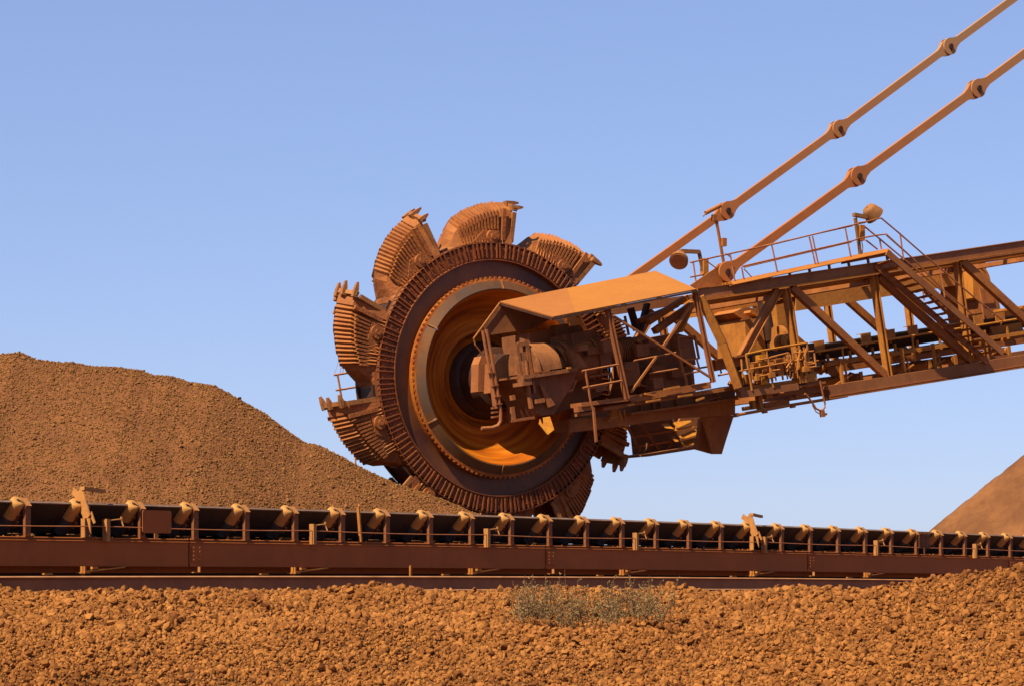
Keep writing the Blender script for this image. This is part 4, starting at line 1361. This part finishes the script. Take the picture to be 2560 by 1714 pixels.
# dark housings behind
mb = MB()
mb.prism([P(1322, 832, -1.5), P(1450, 812, -1.5), P(1462, 830, -1.5), P(1500, 850, -1.5), P(1506, 985, -1.5), P(1390, 1035, -1.5), P(1335, 1040, -1.5)], AB * 1.3)
mb.prism([P(1395, 812, -1.7), P(1422, 808, -1.7), P(1424, 836, -1.7), P(1398, 840, -1.7)], AB * 0.4)
rb(mb, 'drive_housing', M_HOUSING)
mb = MB()
c = P(1455, 905, -1.9)
mb.obox(c, GDX, GUP, AB, 0.26, 0.24, 0.4)
mb.obox(P(1492, 900, -1.9), GDX, GUP, AB, 0.16, 0.22, 0.4)
mb.tube([P(1420, 900, -1.9), P(1500, 886, -1.9), P(1610, 868, -1.9)], 0.30, 16)
for i in range(8):
    cc = P(1545, 880, -1.9) + GDX * (0.055 * i)
    mb.tube([cc - GDX * 0.012, cc + GDX * 0.012], 0.34, 16)
rb(mb, 'drive_motor', M_HOUSING, smooth=40)
mb = MB()
mb.prism([P(1592, 852, -1.3), P(1690, 832, -1.3), P(1725, 842, -1.3), P(1740, 985, -1.3), P(1570, 1018, -1.3)], AB * 1.0)
mb.prism([P(1560, 905, -2.3), P(1594, 900, -2.3), P(1600, 958, -2.3), P(1564, 965, -2.3)], AB * 0.5)
mb.prism([P(1622, 935, -2.0), P(1690, 923, -2.0), P(1705, 985, -2.0), P(1630, 995, -2.0)], AB * 0.5)
rb(mb, 'oil_tank', M_HOUSING)
mb = MB()
mb.tube([P(1388, 915, -1.95), P(1400, 912, -1.95), P(1402, 911.6, -1.95), P(1472, 897, -1.95)], 0.50, 22)
mb.tube([P(1398, 912.5, -1.95), P(1405, 911, -1.95)], 0.58, 22)
mb.tube([P(1470, 897.5, -1.95), P(1476, 896, -1.95)], 0.55, 22)
for k in range(14):
    a = 2 * math.pi * k / 14
    c = P(1396, 913, -1.95) + AB * (0.54 * math.cos(a)) + GUP * (0.54 * math.sin(a))
    mb.tube([c, c + GDX * 0.12], 0.025, 6)
rb(mb, 'bell_housing', M_HOUSING, smooth=40)
mb = MB()
mb.prism([P(1405, 838, -2.2), P(1490, 822, -2.2), P(1500, 858, -2.2), P(1412, 872, -2.2)], AB * 0.6)
mb.beam(P(1410, 850, -2.25), P(1496, 836, -2.25), 0.03, 0.04, AB)
mb.tube([P(1430, 835, -2.3), P(1434, 860, -2.3), P(1440, 905, -2.3), P(1462, 930, -2.3)], 0.03, 8)
mb.tube([P(1380, 985, -2.5), P(1430, 975, -2.5), P(1440, 950, -2.5)], 0.035, 8)
rb(mb, 'lube_unit', M_HOUSING)
# radiator grille bars
mb = MB()
for i in range(5):
    y0 = 822 + 9.0 * i
    mb.tube([P(1490, y0 + 2, -2.3), P(1530, y0 - 10, -2.3), P(1563, y0 - 21, -2.3)], 0.022, 6)
mb.beam(P(1562, 790, -2.3), P(1572, 838, -2.3), 0.05, 0.05, AB)
rb(mb, 'cooler_pipes', M_RIB)
r3 = random.Random(21)
for nm, m_, cnt in (('oil_pipe', M_GEARPIPE, 12), ('valve_box', M_HOUSING, 14), ('pipe_clamp', M_ORANGE, 8)):
    for i in range(cnt):
        mb = MB()
        x_, y_ = r3.uniform(1420, 1735), 0
        y_ = r3.uniform(862, 985) - (x_ - 1420) * 0.10
        ly = r3.uniform(-2.75, -2.0)
        if nm == 'oil_pipe':
            L_ = r3.uniform(25, 90)
            if r3.random() < 0.5:
                mb.tube([P(x_, y_, ly), P(x_ + L_, y_ - 0.17 * L_, ly), P(x_ + L_ + 4, y_ - 0.17 * L_ + 22, ly)], r3.uniform(0.018, 0.04), 7)
            else:
                mb.tube([P(x_, y_ - 30, ly), P(x_ + 8, y_ + 25, ly), P(x_ + 30, y_ + 30, ly)], r3.uniform(0.018, 0.035), 7)
        elif nm == 'valve_box':
            mb.obox(P(x_, y_, ly), GDX, GUP, AB, r3.uniform(0.06, 0.2), r3.uniform(0.05, 0.16), r3.uniform(0.06, 0.2))
        else:
            mb.obox(P(x_, y_, ly - 0.1), GDX, GUP, AB, r3.uniform(0.02, 0.07), r3.uniform(0.02, 0.05), 0.04)
        rb(mb, nm, m_)
# panel in a frame, with bent post
mb = MB()
fr_ = [Q('z3', 1712, 612, -2.9), Q('z3', 1858, 600, -2.9), Q('z3', 1893, 785, -2.9), Q('z3', 1745, 802, -2.9)]
for i in range(4):
    mb.beam(fr_[i], fr_[(i + 1) % 4], 0.04, 0.06, AB)
mb.tube([Q('z3', 1735, 790, -2.92), Q('z3', 1760, 900, -2.92), Q('z3', 1785, 960, -2.92), Q('z3', 1790, 1065, -2.92)], 0.04, 8)
mb.tube([Q('z3', 1875, 790, -2.9), Q('z3', 1900, 880, -2.9)], 0.025, 8)
rb(mb, 'panel_frame', M_STEEL)
mb = MB()
mb.prism([f + AB * 0.10 for f in fr_], AB * 0.2)
rb(mb, 'control_panel', M_HOUSING)
# lower arm (near bearer of the wheel) and deck
mb = MB()
mb.prism([P(1425, 1048, -1.9), P(1570, 1012, -1.9), P(1838, 962, -1.9), P(1838, 1036, -1.9), P(1700, 1040, -1.9), P(1500, 1068, -1.9), P(1425, 1078, -1.9)], AB * 0.7)
rb(mb, 'bearing_arm', M_HOUSING)
mb = MB()
mb.prism([P(1425, 1047, -2.02), P(1570, 1036, -2.02), P(1838, 998, -2.02), P(1838, 1036, -2.02), P(1700, 1044, -2.02), P(1500, 1072, -2.02), P(1425, 1080, -2.02)], AB * 0.1)
mb.beam(P(1570, 1034, -2.2), P(1838, 996, -2.2), 0.05, 0.3, AB)
rb(mb, 'arm_flange', M_STEEL)
mb = MB()
for x_ in (1600, 1632, 1648, 1690, 1740, 1790):
    y_ = 1006 - (x_ - 1600) * 0.175
    mb.beam(P(x_, y_, -1.97), P(x_ + 4, y_ + 30, -1.97), 0.04, 0.1, AB)
mb.beam(P(1700, 1022, -1.97), P(1800, 990, -1.97), 0.04, 0.1, AB)
rb(mb, 'arm_stiffener', M_STEEL)
mb = MB()
mb.beam(P(1440, 1012, -3.0), P(1575, 995, -3.0), 0.10, 0.5, AB)
mb.beam(P(1445, 1036, -3.0), P(1475, 1032, -3.0), 0.07, 0.3, AB)
mb.beam(P(1440, 1022, -3.1), P(1475, 1018, -3.1), 0.14, 0.2, AB)
rb(mb, 'deck_plate', M_GEARPIPE)
mb = MB()
mb.beam(P(1570, 998, -3.1), P(1770, 962, -3.1), 0.16, 0.25, AB)
mb.beam(P(1500, 1022, -2.9), P(1840, 968, -2.9), 0.08, 0.3, AB)
rb(mb, 'deck_beam', M_STEEL)
mb = MB()
c = P(1534, 1038, -2.4)
for i in range(4):
    mb.beam(P(1516 + i * 3, 1052 - 8 * i, -2.4), P(1544, 1036 - 6 * i, -2.4), 0.045, 0.14, AB)
mb.beam(P(1548, 1026, -2.5), P(1552, 1050, -2.5), 0.035, 0.08, AB)
mb.beam(P(1559, 1024, -2.5), P(1562, 1048, -2.5), 0.03, 0.08, AB)
rb(mb, 'deck_grating', M_ORANGE)
for (x0, y0, x1, y1) in ((1612, 983, 1640, 988), (1660, 972, 1698, 965), (1616, 1003, 1650, 997), (1696, 990, 1730, 985), (1740, 1000, 1760, 993), (1570, 1012, 1585, 1009)):
    mb = MB(); mb.beam(P(x0, y0, -3.3), P(x1, y1, -3.3), 0.045, 0.06, AB); rb(mb, 'deck_lug', M_ORANGE)
rails([[('z3', 918, 890), ('z3', 1215, 835)], [('z3', 925, 1030), ('z3', 1245, 970)]],
      [[('z3', 945, 885), ('z3', 990, 1150), ('z3', 1012, 1215)]], -3.45, 'drive_rail', M_GEARPIPE, 0.026)
mb = MB(); mb.beam(Q('z3', 1012, 1190, -3.45), Q('z3', 1036, 1480, -3.45), 0.055, 0.05, AB); rb(mb, 'hanging_post', M_GEARPIPE)
rails([[('z3', 1350, 805), ('z3', 1700, 738)], [('z3', 1480, 910), ('z3', 1720, 870)], [('z3', 1780, 915), ('z3', 1900, 890)]], [], -3.3, 'drive_rail', M_GEARPIPE, 0.024)
# added bright tab standing in for a sunlit patch on the dish
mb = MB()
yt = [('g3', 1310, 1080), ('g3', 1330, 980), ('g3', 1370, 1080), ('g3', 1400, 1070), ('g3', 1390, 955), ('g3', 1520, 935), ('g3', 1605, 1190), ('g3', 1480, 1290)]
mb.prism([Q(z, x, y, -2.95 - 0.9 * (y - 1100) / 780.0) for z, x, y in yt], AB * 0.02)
tab = rb(mb, 'sun_patch_tab', M_YELLOW)

# hopper below the boom
mb = MB()
mb.prism([P(1575, 1055, 1.2), P(1800, 1030, 1.2), P(1790, 1130, 1.2), P(1738, 1119, 1.2), P(1584, 1143, 1.2)], AB * 0.04)
mb.beam(P(1584, 1140, 0.5), P(1740, 1116, 0.5), 0.06, 1.4, AB)
rb(mb, 'hopper', M_HOUSING)
mb = MB()
mb.prism([Q('g4', 1800, 560, -0.6), Q('g4', 2260, 540, -0.6), Q('g4', 2150, 880, -0.6), Q('g4', 2090, 1080, -0.6), Q('g4', 1950, 1080, -0.6), Q('g4', 1900, 880, -0.6)], AB * 0.06)
mb.prism([Q('g4', 1730, 1005, -0.3), Q('g4', 1960, 1070, -0.3), Q('g4', 1900, 880, -0.3), Q('g4', 1800, 580, -0.3), Q('g4', 1785, 760, -0.3)], AB * 0.15)
rb(mb, 'hopper_cheek', M_STEEL)
nn = (UP * 0.55 - AB * 0.55 - TB * 0.62).normalized()
sl1 = nn.cross(AB).normalized()
for quad in ([(1270, 660), (1380, 650), (1395, 735), (1285, 720)], [(1400, 640), (1680, 605), (1690, 625), (1420, 720)], [(1400, 745), (1720, 680), (1730, 695), (1400, 760)], [(1470, 825), (1785, 730), (1790, 800), (1480, 880)], [(1510, 905), (1790, 840), (1740, 935), (1545, 970)], [(1410, 850), (1465, 830), (1468, 905), (1420, 910)]):
    mb = MB()
    pts = [Q('g4', x, y, 0.55) for x, y in quad]
    # lean each slat back so that it looks up into the light
    c = sum(pts, Vector()) / 4
    pts = [p + AB * ((p.z - c.z) * 1.3) for p in pts]
    mb.prism(pts, AB * 0.03)
    rb(mb, 'hopper_slat', M_YELLOW)
mb = MB()
for x0, y0, x1, y1 in ((1568, 1062, 1600, 1128), (1600, 1058, 1650, 1130), (1700, 1046, 1668, 1126), (1580, 1092, 1745, 1066), (1582, 1118, 1742, 1092)):
    mb.beam(P(x0, y0, 0.9), P(x1, y1, 0.9), 0.05, 0.08, AB)
rb(mb, 'hopper_frame', M_STEEL)
mb = MB(); mb.beam(Q('g4', 1375, 600, 0.2), Q('g4', 1385, 650, 0.2), 0.05, 0.05, AB); mb.tube([Q('g4', 1045, 930, 0.4), Q('g4', 1035, 1000, 0.4), Q('g4', 1000, 1055, 0.4)], 0.025, 6)
rb(mb, 'hopper_hook', M_GEAR)

# ------------------------------------------------------------------ service deck with valves and hoses
mb = MB()
mb.prism([Q('g6', 170, 525, -2.95), Q('g6', 660, 445, -2.95), Q('g6', 640, 600, -2.95), Q('g6', 210, 690, -2.95)], AB * 0.12)
mb.beam(Q('g6', 160, 520, -3.0), Q('g6', 670, 440, -3.0), 0.04, 0.2, AB)
rb(mb, 'deck_panel', M_STEEL)
mb = MB()
mb.beam(Q('g6', 560, 1080, -3.2), Q('g6', 1500, 945, -3.2), 0.17, 0.2, AB)
mb.beam(Q('g6', 1200, 1000, -3.1), Q('g6', 1930, 880, -3.1), 0.06, 0.25, AB)
mb.beam(Q('g6', 430, 870, -3.2), Q('g6', 620, 1060, -3.2), 0.12, 0.18, AB)
rb(mb, 'deck_beam', M_CHORD)
mb = MB()
mb.prism([Q('g6', 560, 960, -3.1), Q('g6', 1480, 830, -3.1), Q('g6', 1500, 740, -3.1), Q('g6', 1830, 700, -3.1), Q('g6', 1830, 860, -3.1), Q('g6', 1200, 950, -3.1), Q('g6', 600, 1040, -3.1)], AB * 0.15)
rb(mb, 'toe_plate', M_ORANGE)
rails([[('g6', 680, 425), ('g6', 1000, 355), ('g6', 1680, 240)]], [], -3.3, 'deck_rail', M_YELLOW, 0.03)
rails([[('g6', 230, 765), ('g6', 700, 672), ('g6', 1080, 602), ('g6', 1740, 482)], [('g6', 1080, 472), ('g6', 1370, 400)], [('g6', 880, 520), ('g6', 1180, 460)], [('g6', 870, 785), ('g6', 1240, 715)], [('g6', 1400, 690), ('g6', 1820, 620)], [('g6', 1480, 400), ('g6', 1780, 372)]],
      [[('g6', 680, 430), ('g6', 780, 1010)], [('g6', 1010, 358), ('g6', 1130, 958)], [('g6', 605, 500), ('g6', 630, 800)], [('g6', 1790, 400), ('g6', 1820, 625)], [('g6', 1670, 245), ('g6', 1700, 560)]], -3.3, 'deck_rail', M_ORANGE, 0.024)
mb = MB()
rr = random.Random(5)
for i in range(15):
    x0 = 1330 + 26 * i + rr.uniform(-8, 8)
    y0, y1 = 400 + rr.uniform(-70, 60) - (x0 - 1330) * 0.12, 700 + rr.uniform(-60, 40) - (x0 - 1330) * 0.12
    mid = ('g6', x0 + rr.uniform(-40, 40), (y0 + y1) / 2)
    ly = -3.25 + rr.uniform(-0.15, 0.2)
    mb.tube([Q('g6', x0, y0, ly), Q(*mid, ly), Q('g6', x0 + rr.uniform(-60, 60), y1, ly)], rr.uniform(0.014, 0.03), 6)
mb.tube([Q('g6', 1380, 400, -3.0), Q('g6', 1320, 590, -3.0), Q('g6', 1250, 710, -3.0)], 0.028, 6)
mb.tube([Q('g6', 1455, 520, -3.0), Q('g6', 1380, 665, -3.0)], 0.024, 6)
rb(mb, 'hose_bundle', M_ORANGE)
mb = MB()
for i in range(26):
    x0 = rr.uniform(600, 1780); yb = 930 - (x0 - 560) * 0.13
    ly = rr.uniform(-3.4, -3.05)
    h_ = rr.uniform(120, 420)
    mb.tube([Q('g6', x0, yb, ly), Q('g6', x0 - h_ * 0.15, yb - h_, ly)], rr.uniform(0.015, 0.04), 6)
    if i % 2:
        mb.tube([Q('g6', x0 - h_ * 0.12, yb - h_ * 0.8, ly), Q('g6', x0 + rr.uniform(60, 220), yb - h_ * 0.8 - 20, ly)], rr.uniform(0.014, 0.028), 6)
        mb.obox(Q('g6', x0 - h_ * 0.08, yb - h_ * 0.5, ly), GDX, GUP, AB, rr.uniform(0.04, 0.09), rr.uniform(0.04, 0.08), 0.06)
rb(mb, 'pipe_manifold', M_ORANGE)
for (x, y, w, h, d) in ((925, 650, 0.11, 0.34, 0.3), (1180, 640, 0.10, 0.22, 0.3), (940, 820, 0.12, 0.14, 0.3), (1060, 700, 0.07, 0.18, 0.3), (800, 700, 0.06, 0.2, 0.3), (1500, 470, 0.05, 0.24, 0.2), (650, 830, 0.09, 0.12, 0.3), (1590, 620, 0.06, 0.2, 0.2), (1240, 560, 0.05, 0.12, 0.2)):
    mb = MB(); mb.obox(Q('g6', x, y, -3.05), GDX, GUP, AB, w, h, d / 2); rb(mb, 'valve_block', M_YELLOW if w > 0.1 else M_ORANGE)
mb = MB()
for (x, y, w, h) in ((790, 520, 0.16, 0.22), (1330, 600, 0.2, 0.25), (1110, 520, 0.22, 0.2), (580, 900, 0.12, 0.13), (1640, 450, 0.2, 0.3)):
    mb.obox(Q('g6', x, y, -2.2), GDX, GUP, AB, w, h, 0.2)
rb(mb, 'pump_unit', M_DARK)
mb = MB()
mb.obox(Q('g6', 1660, 810, -3.2), GDX, GUP, AB, 0.26, 0.10, 0.12)
rb(mb, 'junction_box', M_ORANGE)
mb = MB()
c = Q('g6', 1400, 215, -2.6)
mb.tube([c, c + AB * 0.12], 0.20, 18); mb.tube([c + AB * 0.3, c + AB * 0.42], 0.20, 18); mb.tube([c, c + AB * 0.4], 0.10, 12)
rb(mb, 'cable_reel', M_ORANGE)
# under the service deck
mb = MB()
for (x, y, w, h) in ((900, 1210, 0.055, 0.19), (790, 1245, 0.045, 0.11), (1035, 1100, 0.11, 0.06), (680, 1300, 0.07, 0.05)):
    mb.obox(Q('g6', x, y, -2.9), GDX, GUP, AB, w, h, 0.08)
rb(mb, 'deck_hanger', M_ORANGE)
mb = MB()
mb.beam(Q('g6', 940, 1260, -2.6), Q('g6', 1330, 1190, -2.6), 0.13, 0.3, AB)
mb.beam(Q('g6', 1160, 1085, -2.8), Q('g6', 1930, 1000, -2.8), 0.07, 0.2, AB)
mb.beam(Q('g6', 1350, 1150, -2.7), Q('g6', 1960, 1060, -2.7), 0.10, 0.2, AB)
rb(mb, 'deck_bearer', M_STEEL)
mb = MB()
mb.tube([Q('g6', 510, 1410, -3.05), Q('g6', 980, 1325, -3.05), Q('g6', 1440, 1240, -3.05), Q('g6', 2000, 1150, -3.05), Q('g6', 2330, 1092, -3.05)], 0.04, 8)
mb.tube([Q('g6', 1940, 1140, -3.0), Q('g7', 620, 1290, -3.05)], 0.035, 8)
for x, y in ((520, 1408), (985, 1345), (1440, 1258)):
    mb.obox(Q('g6', x, y, -3.05), GDX, GUP, AB, 0.05, 0.05, 0.06)
rb(mb, 'drain_line', M_STEEL)
mb = MB()
mb.tube([Q('g6', x, y, -3.3) for x, y in ((1885, 850), (1915, 980), (1945, 1130), (1968, 1220), (1965, 1280), (1930, 1325), (1880, 1330), (1820, 1300), (1770, 1220), (1700, 1120), (1640, 1060))], 0.026, 8)
mb.tube([Q('g6', x, y, -3.3) for x, y in ((1760, 1240), (1820, 1350), (1900, 1400))], 0.014, 6)
mb.obox(Q('g6', 1925, 1385, -3.3), GDX, GUP, AB, 0.05, 0.085, 0.05)
mb.obox(Q('g6', 1965, 1395, -3.3), GDX, GUP, AB, 0.04, 0.03, 0.05)
rb(mb, 'hanging_hose', M_GEARPIPE)

# ------------------------------------------------------------------ far side: bearing arm and platform rail
mb = MB()
fa = P(1838, 1000, -1.9) + AB * 4.6
fb = P(1290, 1055, -1.9) + AB * 4.6
mb.beam(fa, fb, 0.5, 0.35, AB)
rb(mb, 'bearing_arm', M_STEEL)
FL = 3.1
mb = MB()
mb.beam(P(1080, 1010, FL), P(850, 1012, FL), 0.05, 0.7, AB)
rb(mb, 'far_platform', M_STEEL)
rails([[('z1', 105, 1378), ('z1', 245, 1355), ('z1', 500, 1320)], [('z1', 120, 1492), ('z1', 285, 1465), ('z1', 500, 1435)]],
      [[('z1', 132, 1372), ('z1', 172, 1600)], [('z1', 278, 1350), ('z1', 302, 1600)]], FL, 'far_rail', M_ORANGE, 0.026)
mb = MB()
for x0, y0, x1, y1 in ((165, 1200, 108, 1372), (178, 1220, 150, 1365), (188, 1230, 172, 1362)):
    mb.tube([Q('z1', x0, y0, FL), Q('z1', x1, y1, FL)], 0.007, 4)
rb(mb, 'guy_wire', M_STEEL)
mb = MB()
mb.tube([P(885, 1015, FL), P(889, 1162, FL)], 0.024, 6)
rb(mb, 'far_post', M_ORANGE)

# ------------------------------------------------------------------ straggling shrub on the gravel
sb = empty('low_shrub', (0.95, 28.9, 1.12))
tag(sb, 'low sparse grey green shrub spreading over the gravel bank before the rail', 'shrub')
SO = Vector((0.95, 28.9, 1.12))
r2 = random.Random(3)
stems, leaves = MB(), MB()
def leaf(p, d, L_, w):
    d = d.normalized()
    s_ = d.cross(Vector((r2.uniform(-1, 1), r2.uniform(-1, 1), r2.uniform(-1, 1)))).normalized()
    leaves.add([p, p + d * L_ * 0.5 + s_ * w, p + d * L_, p + d * L_ * 0.5 - s_ * w], [(0, 1, 2, 3)])
def sprig(x, y, hgt, lean, nl, curl=0.3):
    p = Vector((x, y, ground_z(x, y) + 0.0))
    pts = [p]
    d = Vector((lean[0], lean[1], 1)).normalized()
    n = 6
    for i in range(n):
        d = (d + Vector((r2.uniform(-curl, curl), r2.uniform(-curl, curl), r2.uniform(-0.1, 0.15)))).normalized()
        p = p + d * (hgt / n)
        pts.append(p)
    stems.tube(pts, 0.006, 4, False, 0.0022)
    for i in range(nl):
        f = r2.uniform(0.15, 1.0) * (len(pts) - 1)
        k = min(int(f), len(pts) - 2)
        q = pts[k].lerp(pts[k + 1], f - k)
        dd = Vector((r2.uniform(-1, 1), r2.uniform(-1, 1), r2.uniform(-0.3, 1)))
        if r2.random() < 0.35:
            e_ = q + dd.normalized() * r2.uniform(0.03, 0.08)
            stems.tube([q, e_], 0.002, 3, False)
            for _ in range(3):
                leaf(e_ + dd * r2.uniform(-0.02, 0), Vector((r2.uniform(-1, 1), r2.uniform(-1, 1), r2.uniform(-0.2, 1))), r2.uniform(0.018, 0.034), r2.uniform(0.004, 0.008))
        leaf(q, dd, r2.uniform(0.016, 0.032), r2.uniform(0.003, 0.006))
for i in range(350):
    u = r2.random()
    x = 0.06 + 1.85 * u + r2.gauss(0, 0.05)
    dense = 0.5 + 0.5 * math.sin(u * 9.0 + 0.6) * 0.6
    if r2.random() > dense + 0.25: continue
    y = r2.uniform(28.45, 29.85)
    sprig(x, y, r2.uniform(0.16, 0.52) * (0.75 + 0.5 * dense), (r2.uniform(-0.5, 0.5), r2.uniform(-0.4, 0.2)), r2.randint(14, 26))
for px_, top in ((1422, 1420), (1440, 1440), (1535, 1455), (1555, 1465), (1622, 1440), (1640, 1450), (1662, 1432), (1480, 1462), (1510, 1470)):
    y = 29.7 + r2.uniform(-0.1, 0.15)
    x = (px_ - 1280) / F * y
    zt = EYE + (HZ - top) / F * y
    sprig(x, y, zt - ground_z(x, y), (r2.uniform(-0.1, 0.1), 0), 16, 0.12)
stems.build('stem', M_STEM, sb, SO)
leaves.build('foliage', M_LEAF, sb, SO)
